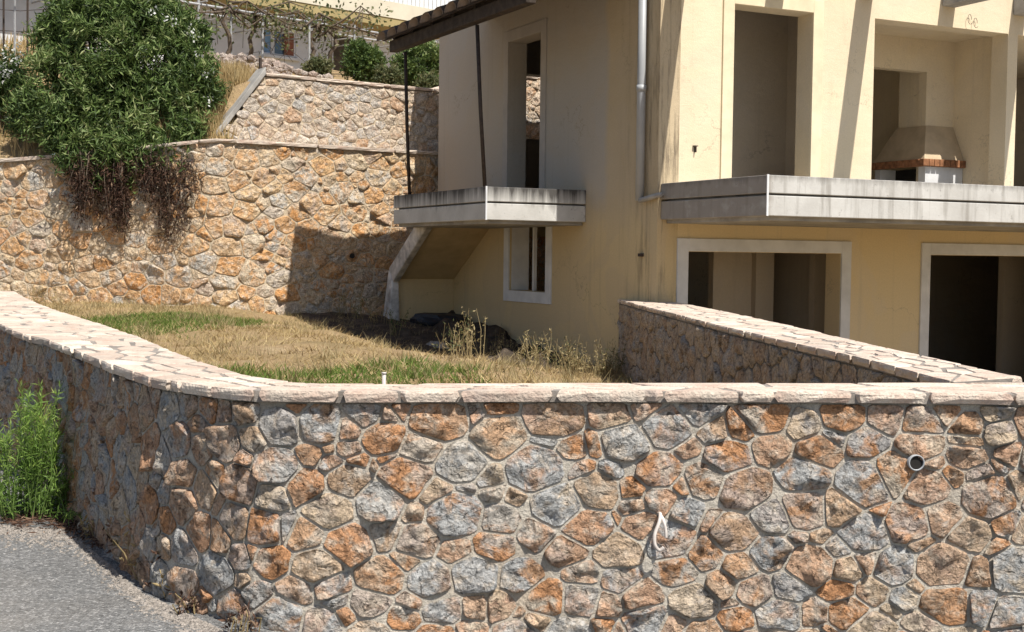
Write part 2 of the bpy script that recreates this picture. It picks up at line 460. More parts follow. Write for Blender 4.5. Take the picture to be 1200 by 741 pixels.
def resample(poly, M, rng, jit):
    """outline with its corners kept (just nicked) and its edges divided"""
    per = sum(math.dist(poly[i], poly[(i + 1) % len(poly)]) for i in range(len(poly)))
    out = []
    for i in range(len(poly)):
        a, b = poly[i], poly[(i + 1) % len(poly)]; L_ = math.dist(a, b)
        if L_ < .04 * per: out.append((lerp(a[0], b[0], .5), lerp(a[1], b[1], .5))); continue
        c0 = rng.uniform(.06, .16); k = max(1, round(L_ * M / per))
        out += [(lerp(a[0], b[0], lerp(c0, 1 - c0, t / k)), lerp(a[1], b[1], lerp(c0, 1 - c0, t / k))) for t in range(k + 1)]
    _, c = area_cent(out)
    return [(c[0] + (x - c[0]) * (1 - abs(rng.gauss(0, jit))), c[1] + (y - c[1]) * (1 - abs(rng.gauss(0, jit)))) for x, y in out], c

class Path:
    def __init__(s, pts, n=200):
        p = [Vector((x, y)) for x, y in pts]
        p = [p[0] * 2 - p[1]] + p + [p[-1] * 2 - p[-2]]
        out = []
        for i in range(1, len(p) - 2):
            for k in range(24):
                t = k / 24
                out.append(.5 * ((2 * p[i]) + (p[i + 1] - p[i - 1]) * t + (2 * p[i - 1] - 5 * p[i] + 4 * p[i + 1] - p[i + 2]) * t * t + (3 * p[i] - p[i - 1] - 3 * p[i + 1] + p[i + 2]) * t ** 3))
        out.append(p[-2])
        s.p = np.array(out); d = np.linalg.norm(np.diff(s.p, axis=0), axis=1)
        s.c = np.concatenate([[0], np.cumsum(d)]); s.L = float(s.c[-1])
    def at(s, q):
        q = min(max(q, 0), s.L)
        return np.array([np.interp(q, s.c, s.p[:, 0]), np.interp(q, s.c, s.p[:, 1])])
    def nrm(s, q):
        a, b = s.at(q - .06), s.at(q + .06); t = (b - a) / max(np.linalg.norm(b - a), 1e-9)
        return np.array([t[1], -t[0]])
    def offset(s, d):
        o = Path.__new__(Path)
        o.p = np.array([s.at(q) + s.nrm(q) * d for q in s.c])
        if abs(d) < .06: o.c = s.c; o.L = s.L; return o
        dd = np.linalg.norm(np.diff(o.p, axis=0), axis=1)
        o.c = np.concatenate([[0], np.cumsum(dd)]); o.L = float(o.c[-1]); return o

def lay_stones(parent, path, s0, s1, z0, z1, n, mat, seed, joint=.016, M=14, batter=0, rings=((1, -.03), (1, .3), (.965, .85), (.85, 1.0), (.62, 1.0), (.32, 1.0)), h=(.022, .05), asp=1.25, rough=.012, wvar=.25, keep=None, smooth=True, dens=None, most=298):
    """rubble stones on the wall face that follows path; z0/z1 may be functions of s"""
    rng = random.Random(seed)
    Z0 = z0 if callable(z0) else (lambda s: z0)
    Z1 = z1 if callable(z1) else (lambda s: z1)
    Hh = max(Z1(lerp(s0, s1, k / 20)) - Z0(lerp(s0, s1, k / 20)) for k in range(21))
    made = []; M0 = M
    for poly in cells(rng, s1 - s0, Hh, n, asp, joint, 2, wvar, dens):
        zt = Z1(s0 + area_cent(poly)[1][0]); zb = Z0(s0 + area_cent(poly)[1][0])
        poly = clip(poly, 0, 1, zt - zb - joint * .5)
        if len(poly) < 3: continue
        A, c = area_cent(poly)
        if A < .25 * (s1 - s0) * Hh / n * .3: continue
        if keep and not keep(s0 + c[0], zb + c[1]): continue
        ring, c = resample(poly, M0, rng, .03); M = len(ring)
        hh = rng.uniform(*h); ax, ay = rng.gauss(0, .16), rng.gauss(0, .16)
        sz = math.sqrt(A)
        chops = []
        for _ in range(3):
            w = rng.uniform(0, 6.283); chops.append((math.cos(w), math.sin(w), rng.uniform(.18, .42) * sz, rng.uniform(.25, .8)))
        o3 = Vector((rng.uniform(0, 90), rng.uniform(0, 90), rng.uniform(0, 90)))
        V = []
        def pt(x, y, off):
            s = s0 + x; q = path.at(s); nn = path.nrm(s)
            off += batter * (1 - (zb + y) / ZC)
            return (q[0] + nn[0] * off, q[1] + nn[1] * off, zb + y)
        for sc, k in list(rings) + [(0, 1.05)]:
            for (x, y) in (ring if sc else [c]):
                X, Y = c[0] + (x - c[0]) * sc, c[1] + (y - c[1]) * sc
                off = hh * k
                if k > .3:
                    dx, dy = X - c[0], Y - c[1]
                    off += ax * dx + ay * dy
                    for (ca, sa, d0, sl_) in chops:
                        e = ca * dx + sa * dy - d0 * .6
                        if e > 0: off -= e * sl_
                    off += rough * (noise.fractal(Vector((X * 14, Y * 14, 0)) + o3, .8, 2.1, 4) - .5 * abs(noise.noise(Vector((X * 22, Y * 22, 5)) + o3)))
                    off = max(off, .004)
                V.append(pt(X, Y, off))
        F = []
        R = len(rings)
        for r in range(R - 1):
            for k in range(M):
                k2 = (k + 1) % M
                F.append((r * M + k, r * M + k2, (r + 1) * M + k2, (r + 1) * M + k))
        for k in range(M): F.append(((R - 1) * M + k, (R - 1) * M + (k + 1) % M, R * M))
        pc = V[-1]; seen = A / max(.1, pc[0] ** 2 + pc[1] ** 2 + (pc[2] - EYE) ** 2)
        if abs(pc[0] / max(pc[1], .1)) > .42: seen *= .05
        made.append((seen, V, F, rng.random()))
    made.sort(key=lambda q: -q[0])
    for _, V, F, q in made[:most]: mesh('stone', V, F, mat, parent, smooth, q)
    if len(made) > most:
        VV = []; FF = []; rr_ = []
        for _, V, F, q in made[most:]:
            n0 = len(VV); VV += V; FF += [tuple(n0 + k for k in f) for f in F]; rr_ += [q] * len(V)
        o = mesh('small_stones', VV, FF, mat, parent, smooth, rr_); o['kind'] = 'stuff'
    return len(made)

def lay_slabs(parent, A, B, z, n, seed, thick=.045, joint=.022, asp=1.6, name='coping_slab', mat=None, width=None, over=True):
    """irregular flat slabs between the front edge path A and the back edge path B"""
    rng = random.Random(seed)
    Lm = (A.L + B.L) / 2
    Wd = width or np.mean([np.linalg.norm(A.at(A.L * k / 12) - B.at(B.L * k / 12)) for k in range(13)])
    ZF = z if callable(z) else (lambda q: z)
    for poly in cells(rng, Lm, Wd, n, asp, joint, 2, .2):
        A_, c = area_cent(poly)
        if A_ < .2 * Lm * Wd / n: continue
        pts = []
        for i in range(len(poly)):
            a, b = poly[i], poly[(i + 1) % len(poly)]
            k = max(1, int(math.dist(a, b) / .09))
            pts += [(lerp(a[0], b[0], t / k), lerp(a[1], b[1], t / k)) for t in range(k)]
        n0 = len(pts); V = []; dz = rng.gauss(0, .0012); tx, ty = rng.gauss(0, .003), rng.gauss(0, .003)
        jit = [(rng.gauss(0, .004), rng.gauss(0, .004)) for _ in pts]
        for lev, ins in ((-thick, .014), (-thick * .55, 0), (-.010, 0), (0, .007)):
            for (x, y), (jx, jy) in zip(pts, jit):
                d = math.dist((x, y), c) or 1
                X = x + jx + (c[0] - x) / d * ins; Y = y + jy + (c[1] - y) / d * ins
                if lev in (-thick * .55,): X += rng.gauss(0, .004); Y += rng.gauss(0, .004)
                q = min(max(X / Lm, 0), 1); w = Y / Wd
                p = lerp(A.at(A.L * q), B.at(B.L * q), w)
                V.append((p[0], p[1], ZF(q) + lev + dz + (tx * (x - c[0]) + ty * (y - c[1]) if lev > -.03 else 0)))
        q = c[0] / Lm; p = lerp(A.at(A.L * q), B.at(B.L * q), c[1] / Wd); V.append((p[0], p[1], ZF(q) + dz + .002))
        F = [tuple(reversed(range(n0)))]
        for r in range(3):
            for k in range(n0):
                k2 = (k + 1) % n0; F.append((r * n0 + k, r * n0 + k2, (r + 1) * n0 + k2, (r + 1) * n0 + k))
        for k in range(n0): F.append((3 * n0 + k, 3 * n0 + (k + 1) % n0, 4 * n0))
        mesh(name, V, F, mat or FLAG, parent)

def strip_solid(name, A, B, z0, z1, mat, parent, n=60, batter=0):
    """closed solid between two plan paths"""
    V = []; F = []
    Z1 = z1 if callable(z1) else (lambda q: z1)
    for k in range(n + 1):
        q = k / n; a = A.at(A.L * q); b = B.at(B.L * q); zz = Z1(q)
        nb = A.nrm(A.L * q) * batter
        V += [(a[0] + nb[0], a[1] + nb[1], z0), (b[0], b[1], z0), (b[0], b[1], zz), (a[0], a[1], zz)]
    for k in range(n):
        i, j = 4 * k, 4 * k + 4
        F += [(i, j, j + 3, i + 3), (i + 1, i + 2, j + 2, j + 1), (i + 3, j + 3, j + 2, i + 2), (i, i + 1, j + 1, j)]
    F += [(0, 3, 2, 1), (4 * n, 4 * n + 1, 4 * n + 2, 4 * n + 3)]
    return mesh(name, V, F, mat, parent)

# ------------------------------------------------------------------ plan of the place
ROADZ = .14                                           # road surface
ZC = 1.10                                             # top of the front wall
P0 = ray(769, 330); P0 = P0 / P0[1] * 16.1            # front-left corner of the house
RD = np.array([math.cos(YAW), math.sin(YAW)]); LD = np.array([-math.sin(YAW), math.cos(YAW)])
def hw(u, v, z=0):                                     # house frame to world
    q = P0[:2] + RD * u + LD * v
    return (q[0], q[1], z)
def xy(px, z=ZC): return [tuple(atz(x, y, z)[:2]) for x, y in px]
A_front = xy([(0, 380.6), (54, 398.8), (100, 416), (135, 429.5), (158, 437), (180, 443.5), (222, 449.8), (268, 455.5), (310, 458), (405, 459), (660, 458), (1100, 461), (1200, 462.5)])
A_front = [(-7.45, 17.0)] + A_front + [(3.3, 5.5)]
B_front = xy([(0, 333), (14.8, 339.4), (33.7, 350), (64.8, 362.4), (110.6, 376.6), (160, 393), (200, 410), (225, 420), (265, 431.5), (290, 439.5), (333, 446.5), (400, 449), (700, 449), (1115, 448.5)])
B_front = B_front + [(3.3, 6.05)]
fA, fB = Path(A_front), Path(B_front)
def across(A, B):
    """back edge re-measured square to the front edge, so both share one parameter"""
    w = []
    for q in A.c:
        a = A.at(q); d = -A.nrm(q); best = None
        for k in range(len(B.p) - 1):
            p, e = B.p[k], B.p[k + 1] - B.p[k]
            den = d[0] * e[1] - d[1] * e[0]
            if abs(den) < 1e-9: continue
            r_ = p - a; t = (r_[0] * e[1] - r_[1] * e[0]) / den; u = (r_[0] * d[1] - r_[1] * d[0]) / den
            if 0 < t < 1.5 and -.02 <= u <= 1.02 and (best is None or t < best): best = t
        w.append(best if best else np.nan)
    w = np.array(w); ok = ~np.isnan(w); w = np.interp(A.c, A.c[ok], w[ok])
    sm = np.arange(0, A.L, .1); ws = np.interp(sm, A.c, w); ws = np.convolve(np.pad(ws, 3, mode='edge'), np.ones(7) / 7, 'valid'); w = np.interp(A.c, sm, ws)
    o = Path.__new__(Path); o.c = A.c; o.L = A.L
    o.p = np.array([A.at(q) - A.nrm(q) * k for q, k in zip(A.c, w)])
    return o
fB = across(fA, fB)
print('coping width', [round(float(np.linalg.norm(fA.at(fA.L * k / 12) - fB.at(fB.L * k / 12))), 2) for k in range(13)])
I_left = xy([(723, 351), (825, 377), (908, 397), (992, 416), (1040, 427.7), (1080, 438.5), (1114, 447)])
I_right = xy([(775, 351), (825, 360), (908, 377), (992, 396.5), (1040, 407.4), (1094, 419), (1156, 433), (1200, 441.8)])
iA, iB = Path(I_left), Path(I_right)

QL = [(-13.5, 21.4), tuple(atD(0, 187, 21.0)[:2]), tuple(atD(75, 182, 20.9)[:2]), tuple(atD(170, 172, 20.75)[:2]), tuple(atD(250, 163, 20.6)[:2]), tuple(atD(330, 167, 21.15)[:2]), tuple(atD(515, 178, 22.8)[:2]), (1.0, 24.25), (4.0, 26.1), (11, 29.5)]
bA = Path(QL)
def path_s_at_x(P, x): return float(np.interp(x, P.p[:, 0], P.c))
def bw_top(s):                                         # top of the lower retaining wall
    x = bA.at(s)[0]
    return float(np.interp(x, [-13.5, -8.28, -7.21, -5.87, -4.75, -1.3, 11], [2.9, 3.11, 3.19, 3.33, 3.44, 3.45, 3.45]))

# ------------------------------------------------------------------ ground, road, garden, hillside
g = MB(); g.v = [(-400, -400, -.42), (400, -400, -.42), (400, 400, -.42), (-400, 400, -.42)]; g.f = [(0, 1, 2, 3)]
tag(g.build('ground', SOIL), kind='structure')
mid = [tuple((fA.at(fA.L * k / 40) * .6 + fB.at(fB.L * k / 40) * .4)) for k in range(41)]
rp = [(-60, -60), (60, -60), (60, 5.75)] + list(reversed(mid)) + [(mid[0][0] - 18, mid[0][1] + 30), (-60, 50)]
bm = bmesh.new()
bm.faces.new([bm.verts.new((x, y, ROADZ)) for x, y in rp]); bmesh.ops.triangulate(bm, faces=bm.faces[:])
for xc in (-1.6, -1.2, -.8, -.4, 0, 2.6):
    bmesh.ops.bisect_plane(bm, geom=bm.verts[:] + bm.edges[:] + bm.faces[:], plane_co=(xc, 0, 0), plane_no=(1, 0, 0))
for v in bm.verts: v.co.z = ROADZ - .11 * max(0, min(v.co.x + 1.0, 3.6)) + (.02 if abs(v.co.x + 1.2) < .3 else 0) * 0
me = bpy.data.meshes.new('road'); bm.to_mesh(me); bm.free()
tag(link('road', me, ASPHALT), kind='structure')

def lawn_z(x, y):
    """height of the garden: level lawn that falls to a trench beside the house"""
    x = np.asarray(x, float); y = np.asarray(y, float)
    dx, dy = x - P0[0], y - P0[1]
    u = dx * RD[0] + dy * RD[1]; v = dx * LD[0] + dy * LD[1]
    low = .17 + .42 * nsstep(2.6, 7.0, v)
    z = lerp(low, .80, nsstep(1.9, 4.7, -u + .2 * np.sin(v * 1.3)))
    z = z + .02 * np.sin(x * 3.1 + y * 1.7) + .015 * np.sin(x * 7.3 - y * 5.1)
    return z
poly = [tuple(fA.at(fA.L * k / 30) * .25 + fB.at(fB.L * k / 30) * .75) for k in range(31)]
poly = [p for p in poly if p[0] < 2.2] + [(2.15, 6.2), (2.1, 9), (1.75, 16.2)] + [hw(.15, .2)[:2], hw(.15, 9)[:2]] + [tuple(bA.at(path_s_at_x(bA, x)) + np.array([0, .12])) for x in (-1.5, -2.5, -3.5, -4.75, -6, -7.7, -9, -11)] + [(-9, 20)]
PX = np.array(poly)
def inside(x, y):
    x = np.asarray(x); y = np.asarray(y); c = np.zeros(x.shape, bool)
    n = len(PX); j = n - 1
    for i in range(n):
        xi, yi = PX[i]; xj, yj = PX[j]
        c ^= ((yi > y) != (yj > y)) & (x < (xj - xi) * (y - yi) / (yj - yi + 1e-12) + xi)
        j = i
    return c
gx, gy = np.arange(-11, 2.6, .14), np.arange(5.3, 25.5, .14)
GX, GY = np.meshgrid(gx, gy)
GZ = lawn_z(GX, GY)
nrng = np.random.default_rng(4)
V = np.stack([GX.ravel(), GY.ravel(), (GZ + nrng.normal(0, .008, GZ.shape)).ravel()], 1)
nx_ = len(gx); ii = []
ins = inside(GX + .07, GY + .07)
for j in range(len(gy) - 1):
    for i in range(nx_ - 1):
        if ins[j, i]: ii.append((j * nx_ + i, j * nx_ + i + 1, (j + 1) * nx_ + i + 1, (j + 1) * nx_ + i))
tag(npmesh('garden_ground', V, ii, SOIL, smooth=True), kind='structure')

def hill_z(x, y):
    """terraced slope behind the retaining walls"""
    x = np.asarray(x, float); y = np.asarray(y, float)
    yb = np.interp(x, bA.p[:, 0], bA.p[:, 1])
    t = y - yb
    left = np.interp(x, bA.p[:, 0], [bw_top(q) for q in bA.c]) - .08 + .55 * np.clip(t - .2, 0, 5) + .5 * np.clip(t - 5.2, 0, 60) * .75
    ramp = 3.38 + .95 * np.clip(t - .25, 0, 1.3) + .1 * np.clip(t - 1.6, 0, 50)
    right = np.where(t < .75, 3.40, 4.48) + .17 * np.clip(t - 1.6, 0, 9) + .02 * np.clip(t - 10, 0, 200)
    a = nsstep(-8.2, -6.8, x + .28 * np.clip(t - 1, 0, 40)); b = nsstep(-4.75, -4.55, x)
    z = lerp(left, ramp, a); z = lerp(z, right, b)
    return z + .03 * np.sin(x * 2.3 + y) + .02 * np.sin(y * 3.7 - x * 1.1)
hx = np.concatenate([np.arange(-60, -12, 2.0), np.arange(-12, 2, .2), np.arange(2, 61, 2.0)])
ht = np.concatenate([np.arange(.15, 3, .15), np.arange(3, 14, .5), np.arange(14, 120, 6.0)])
HX, HT = np.meshgrid(hx, ht)
HY = np.interp(HX, bA.p[:, 0], bA.p[:, 1]) + HT
HZ = hill_z(HX, HY)
nh = len(hx)
hf = [(j * nh + i, j * nh + i + 1, (j + 1) * nh + i + 1, (j + 1) * nh + i) for j in range(len(ht) - 1) for i in range(nh - 1)]
tag(npmesh('hillside', np.stack([HX.ravel(), HY.ravel(), HZ.ravel()], 1), hf, SOIL, smooth=True), kind='structure')

# ------------------------------------------------------------------ front boundary wall
fw_root = empty('boundary_wall', (0, 0, 0))
tag(fw_root, 'low curved stone boundary wall beside the road, topped with pale flat slabs', 'stone wall', 'rubble stone walls')
cF = fA.offset(-.05)
strip_solid('mortar_core', cF, fB.offset(.03), -.3, ZC - .05, MORTAR, fw_root, 90, .035 * (ZC + .3) / ZC)
s_min = path_s_at_x(cF, -5.2); s_cur = path_s_at_x(cF, -1.5) - s_min
nst = lay_stones(fw_root, cF, s_min, cF.L - .1, -.06, ZC - .05, 800, STONE, 11, joint=.010, h=(.008, .022), rough=.022, batter=.035, wvar=.4, dens=lambda x: 1 if x > s_cur else .55)
print('front stones', nst)
strip_solid('mortar_bed', fA.offset(-.03), fB.offset(.03), ZC - .0495, ZC - .004, BED, fw_root, 90)
lay_slabs(fw_root, fA, fB, ZC, 200, 5, asp=1.6, joint=.024)

# ------------------------------------------------------------------ side wall running to the house
sw_root = empty('garden_wall', (0, 0, 0))
tag(sw_root, 'straight stone garden wall with slab top running from boundary wall to house corner', 'stone wall', 'rubble stone walls')
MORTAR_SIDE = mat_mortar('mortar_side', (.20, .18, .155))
cI = iA.offset(-.03)
strip_solid('mortar_core', cI, iB.offset(.05), -.45, ZC - .052, MORTAR_SIDE, sw_root, 40)
print('side stones', lay_stones(sw_root, cI, .05, cI.L - .12,   .12, ZC - .053, 230, STONE_SIDE, 21, joint=.012, M=10, rings=((1, -.02), (1, .2), (.9, .85), (.5, 1.0)), h=(.016, .034), wvar=.4))
strip_solid('mortar_bed', iA.offset(-.02), iB.offset(.03), ZC - .0505, ZC - .0055, BED, sw_root, 40)
lay_slabs(sw_root, iA, iB, ZC - .001, 120, 8, asp=1.5, joint=.026)

# ------------------------------------------------------------------ lower retaining wall
bw_root = empty('retaining_wall', (0, 0, 0))
tag(bw_root, 'tall ochre rubble retaining wall at the back of the dry garden', 'stone wall', 'rubble stone walls')
bB = bA.offset(-.4)
def bw_topq(q): return bw_top(q * bA.L)
strip_solid('mortar_core', bA, bB, -.42, lambda q: bw_topq(q) - .055, MORTAR_BACK, bw_root, 120)
sb0, sb1 = path_s_at_x(bA, -11), path_s_at_x(bA, 1.3)
print('back stones', lay_stones(bw_root, bA, sb0, sb1, .3, lambda s: bw_top(s) - .06, 780, STONE_BACK, 31, joint=.012, wvar=.45, keep=lambda s, z: bA.at(s)[0] < -.9 or (bA.at(s)[0] > -.3 and .7 < z < 2.5), M=11, rings=((1, -.03), (1, .35), (.92, .9), (.5, 1.0)), h=(.01, .034), rough=.025, asp=1.3))
lay_slabs(bw_root, bA.offset(.07), bB, bw_topq, 46, 9, thick=.055, asp=3.2, width=.45)
MB().tube([(*(bA.at(path_s_at_x(bA, -2.72)) + np.array([.03, -.06])), 1.62), (*(bA.at(path_s_at_x(bA, -2.72)) + np.array([-.05, .2])), 1.62)], .045, 12).build('weep_hole', BLACK, bw_root)

# ------------------------------------------------------------------ upper retaining wall
uw_root = empty('upper_terrace_wall', (0, 0, 0))
tag(uw_root, 'upper terrace wall of small pale stones with sloping concrete end', 'stone wall', 'rubble stone walls')
uA = bA.offset(-.42)
us0 = path_s_at_x(uA, -4.72)
us1 = path_s_at_x(uA, 4.0)
def uw_top(s):
    d = s - us0
    return 3.47 + (4.585 - 3.47) * min(1, max(0, d / .72)) + .4 * sstep(4.0, 5.0, d)
uP = Path([tuple(uA.at(lerp(us0, us1, k / 24))) for k in range(25)])
uB = uP.offset(-.35)
def uw_topq(q): return uw_top(us0 + q * uP.L)
strip_solid('mortar_core', uP, uB, 3.2, lambda q: uw_topq(q) - .05, MORTAR_BACK, uw_root, 160)
print('upper stones', lay_stones(uw_root, uP, .0, path_s_at_x(uP, 2.2), 3.46, lambda s: uw_top(us0 + s) - .055, 440, STONE_UPPER, 41, joint=.011, wvar=.45, M=9, rings=((1, -.03), (1, .35), (.92, .9), (.5, 1.0)), h=(.01, .03), rough=.018, asp=1.25,
      keep=lambda s, z: uP.at(s)[0] < -.9 or .1 < uP.at(s)[0] < 1.7))
cs = .74
capA = Path([tuple(uP.offset(.05).at(lerp(cs, uP.L, k / 12))) for k in range(13)]); capB = Path([tuple(uB.at(lerp(cs, uB.L, k / 12))) for k in range(13)])
lay_slabs(uw_root, capA, capB, lambda q: 4.60 + .4 * sstep(4.0, 5.0, cs + q * capA.L), 26, 10, thick=.05, asp=3.0, width=.4)
a0, a1 = uP.at(-.0), uP.at(.74); nn = uP.nrm(.3)
e = MB()
def q3(p, d, z): return (p[0] + nn[0] * d, p[1] + nn[1] * d, z)
e.hexa([q3(a0 + np.array([-.1, 0]), .06, 3.46), q3(a1, .06, 4.57), q3(a1, -.4, 4.57), q3(a0 + np.array([-.1, 0]), -.4, 3.46),
        q3(a0 + np.array([-.1, 0]), .06, 3.60), q3(a1, .06, 4.70), q3(a1, -.4, 4.70), q3(a0 + np.array([-.1, 0]), -.4, 3.60)])
tag(e.build('sloping_end', CONCRETE, uw_root, bevel=.015), 'grey sloping concrete end cap')

# ------------------------------------------------------------------ the unfinished house (local u, v, z)
house = empty('house', (P0[0], P0[1], 0), YAW)
tag(house, 'unfinished two-storey yellow house with open windows, balconies and timber-edged tile canopy', 'house')
def wall_grid(name, axis, c0, c1, a0, a1, z0, z1, holes, mat, parent=house):
    """wall slab with rectangular holes. axis 'v': the wall runs along v (c = u range); axis 'u': it runs along u (c = v range)"""
    as_ = sorted({a0, a1, *[h for q in holes for h in q[:2]]}); zs = sorted({z0, z1, *[h for q in holes for h in q[2:]]})
    as_ = [a for a in as_ if a0 <= a <= a1]; zs = [z for z in zs if z0 <= z <= z1]
    def solid(i, j):
        if i < 0 or j < 0 or i >= len(as_) - 1 or j >= len(zs) - 1: return False
        am, zm = (as_[i] + as_[i + 1]) / 2, (zs[j] + zs[j + 1]) / 2
        return not any(h[0] < am < h[1] and h[2] < zm < h[3] for h in holes)
    V = []; F = []; idx = {}
    def vid(c, a, z):
        k = (c, a, z)
        if k not in idx:
            idx[k] = len(V); V.append((c, a, z) if axis == 'v' else (a, c, z))
        return idx[k]
    for i in range(len(as_) - 1):
        for j in range(len(zs) - 1):
            if not solid(i, j): continue
            A0, A1, Z0, Z1 = as_[i], as_[i + 1], zs[j], zs[j + 1]
            for c in (c0, c1): F.append((vid(c, A0, Z0), vid(c, A1, Z0), vid(c, A1, Z1), vid(c, A0, Z1)))
            if not solid(i - 1, j): F.append((vid(c0, A0, Z0), vid(c1, A0, Z0), vid(c1, A0, Z1), vid(c0, A0, Z1)))
            if not solid(i + 1, j): F.append((vid(c0, A1, Z0), vid(c1, A1, Z0), vid(c1, A1, Z1), vid(c0, A1, Z1)))
            if not solid(i, j - 1): F.append((vid(c0, A0, Z0), vid(c1, A0, Z0), vid(c1, A1, Z0), vid(c0, A1, Z0)))
            if not solid(i, j + 1): F.append((vid(c0, A0, Z1), vid(c1, A0, Z1), vid(c1, A1, Z1), vid(c0, A1, Z1)))
    bm = bmesh.new()
    vs = [bm.verts.new(p) for p in V]
    for f in F:
        try: bm.faces.new([vs[k] for k in f])
        except ValueError: pass
    bmesh.ops.recalc_face_normals(bm, faces=bm.faces[:])
    me = bpy.data.meshes.new(name); bm.to_mesh(me); bm.free()
    return link(name, me, mat, parent)
TH = .30
FLOOR = 2.42
ROOF = 5.5
# side wall (the shaded one) and front wall
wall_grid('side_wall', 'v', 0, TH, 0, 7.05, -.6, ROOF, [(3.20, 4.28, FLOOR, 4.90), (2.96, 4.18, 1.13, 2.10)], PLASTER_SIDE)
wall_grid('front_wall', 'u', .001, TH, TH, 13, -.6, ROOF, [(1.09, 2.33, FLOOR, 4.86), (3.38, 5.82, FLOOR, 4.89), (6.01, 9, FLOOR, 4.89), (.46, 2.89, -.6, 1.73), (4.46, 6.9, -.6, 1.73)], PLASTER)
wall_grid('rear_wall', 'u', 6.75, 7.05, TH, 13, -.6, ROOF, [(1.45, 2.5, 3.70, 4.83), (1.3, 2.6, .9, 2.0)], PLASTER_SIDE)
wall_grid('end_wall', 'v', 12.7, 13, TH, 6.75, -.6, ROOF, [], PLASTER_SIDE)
MB().box((TH, TH, FLOOR - .25), (12.7, 6.75, FLOOR)).build('upper_floor', CONCRETE, house)
MB().box((TH, TH, -.6), (12.7, 6.75, -.38)).build('lower_floor', CONCRETE, house)
MB().box((-.02, .0, ROOF + .002), (13.02, 7.07, ROOF + .2)).build('roof_slab', CONCRETE, house)
MB().box((-2.04, .0, ROOF + .205), (13.02, 4.6, ROOF + .48)).build('shadow_caster_slab', CONCRETE, house)  # out-of-view slab added so its overhang casts the shadow on the retaining wall
# inner partitions
def upx(px, v):
    d = ray(px, 320)[:2]; o = P0[:2] + LD * v; return float((CAMP[:2] + d * ((o @ LD) / (d @ LD)) - P0[:2]) @ RD)
wall_grid('partition', 'u', 1.5, 1.62, upx(836, 1.5), upx(906, 1.5), -.38, FLOOR - .25, [], PLASTER_IN)
MB().box((upx(886, 1.4), 1.4, -.38), (upx(907, 1.4), 1.498, FLOOR - .252)).build('column', PLASTER_IN, house)
wall_grid('partition', 'v', upx(906, 1.6) - .14, upx(906, 1.6) - .02, 1.63, 4.2, -.38, FLOOR - .25, [], PLASTER_IN)  # wall added to keep light out of the room behind the doorway
wall_grid('partition', 'v', upx(957, 1.1) + .02, upx(957, 1.1) + .14, 1.13, 4.2, -.38, FLOOR - .25, [], PLASTER_IN)  # second added wall, shutting light out on the doorway's other side
wall_grid('partition', 'u', 1.0, 1.12, upx(955, 1.0), upx(955, 1.0) + 1.2, -.38, FLOOR - .25, [], PLASTER_IN)
wall_grid('partition', 'u', 4.2, 4.35, 2.75, 12.7, -.38, FLOOR - .25, [], PLASTER_IN)
wall_grid('partition', 'u', 1.3, 1.42, upx(1177, 1.3), 9, -.38, FLOOR - .25, [], PLASTER_IN)
wall_grid('partition', 'v', 3.1, 3.25, TH, 6.75, FLOOR, ROOF, [], PLASTER_IN)
wall_grid('partition', 'u', 1.5, 1.62, 1.0, 3.1, FLOOR, ROOF, [], PLASTER_IN)
wall_grid('loggia_back_wall', 'u', 1.25, 1.42, 3.25, 6.05, FLOOR, ROOF, [(3.25, 5.5, FLOOR, 4.48)], PLASTER)
wall_grid('loggia_side_wall', 'v', 6.05, 6.2, TH, 3.6, FLOOR, ROOF, [], PLASTER)
wall_grid('partition', 'u', 3.6, 3.75, 3.25, 12.7, FLOOR, ROOF, [], PLASTER_IN)
MB().box((3.25, TH, 4.96), (12.7, 6.75, 5.05)).build('loggia_ceiling', PLASTER, house)
# window and door surrounds
def surround(name, face, a0, a1, z0, z1, w, mat, proud=.025, bottom=True, deep=.06):
    """flat band round an opening; face 'front' or 'side'"""
    b = MB()
    def bx(A0, A1, Z0, Z1):
        if face == 'front': b.box((A0, -proud, Z0), (A1, deep, Z1))
        else: b.box((-proud, A0, Z0), (deep, A1, Z1))
    e = .004
    bx(a0 - w, a0 - e, z0 - (w if bottom else 0), z1 + w); bx(a1 + e, a1 + w, z0 - (w if bottom else 0), z1 + w)
    bx(a0 - e, a1 + e, z1 + e, z1 + w)
    if bottom: bx(a0 - e, a1 + e, z0 - w, z0 - e)
    return b.build(name, mat, house, bevel=.004)
surround('window_surround', 'front', .46, 2.89, -.5, 1.73, .165, TRIM, bottom=False)
surround('window_surround', 'front', 4.46, 6.9, -.5, 1.73, .165, TRIM, bottom=False)
surround('window_surround', 'side', 2.96, 4.18, 1.13, 2.10, .17, TRIM)
surround('door_surround', 'front', 1.09, 2.33, FLOOR + .01, 4.86, .17, TRIM_WARM, bottom=False)
surround('door_surround', 'side', 3.20, 4.28, FLOOR + .15, 4.90, .17, simple('bare_door_surround', (.42, .38, .335), .1, 3), .018, bottom=False)
MB().box((.12, 3.60, 1.132), (.17, 3.65, 2.098)).build('window_mullion', TRIM, house)
MB().box((.03, 4.166, 1.131), (TH + .02, 4.179, 2.099)).build('window_reveal', TRIM, house)

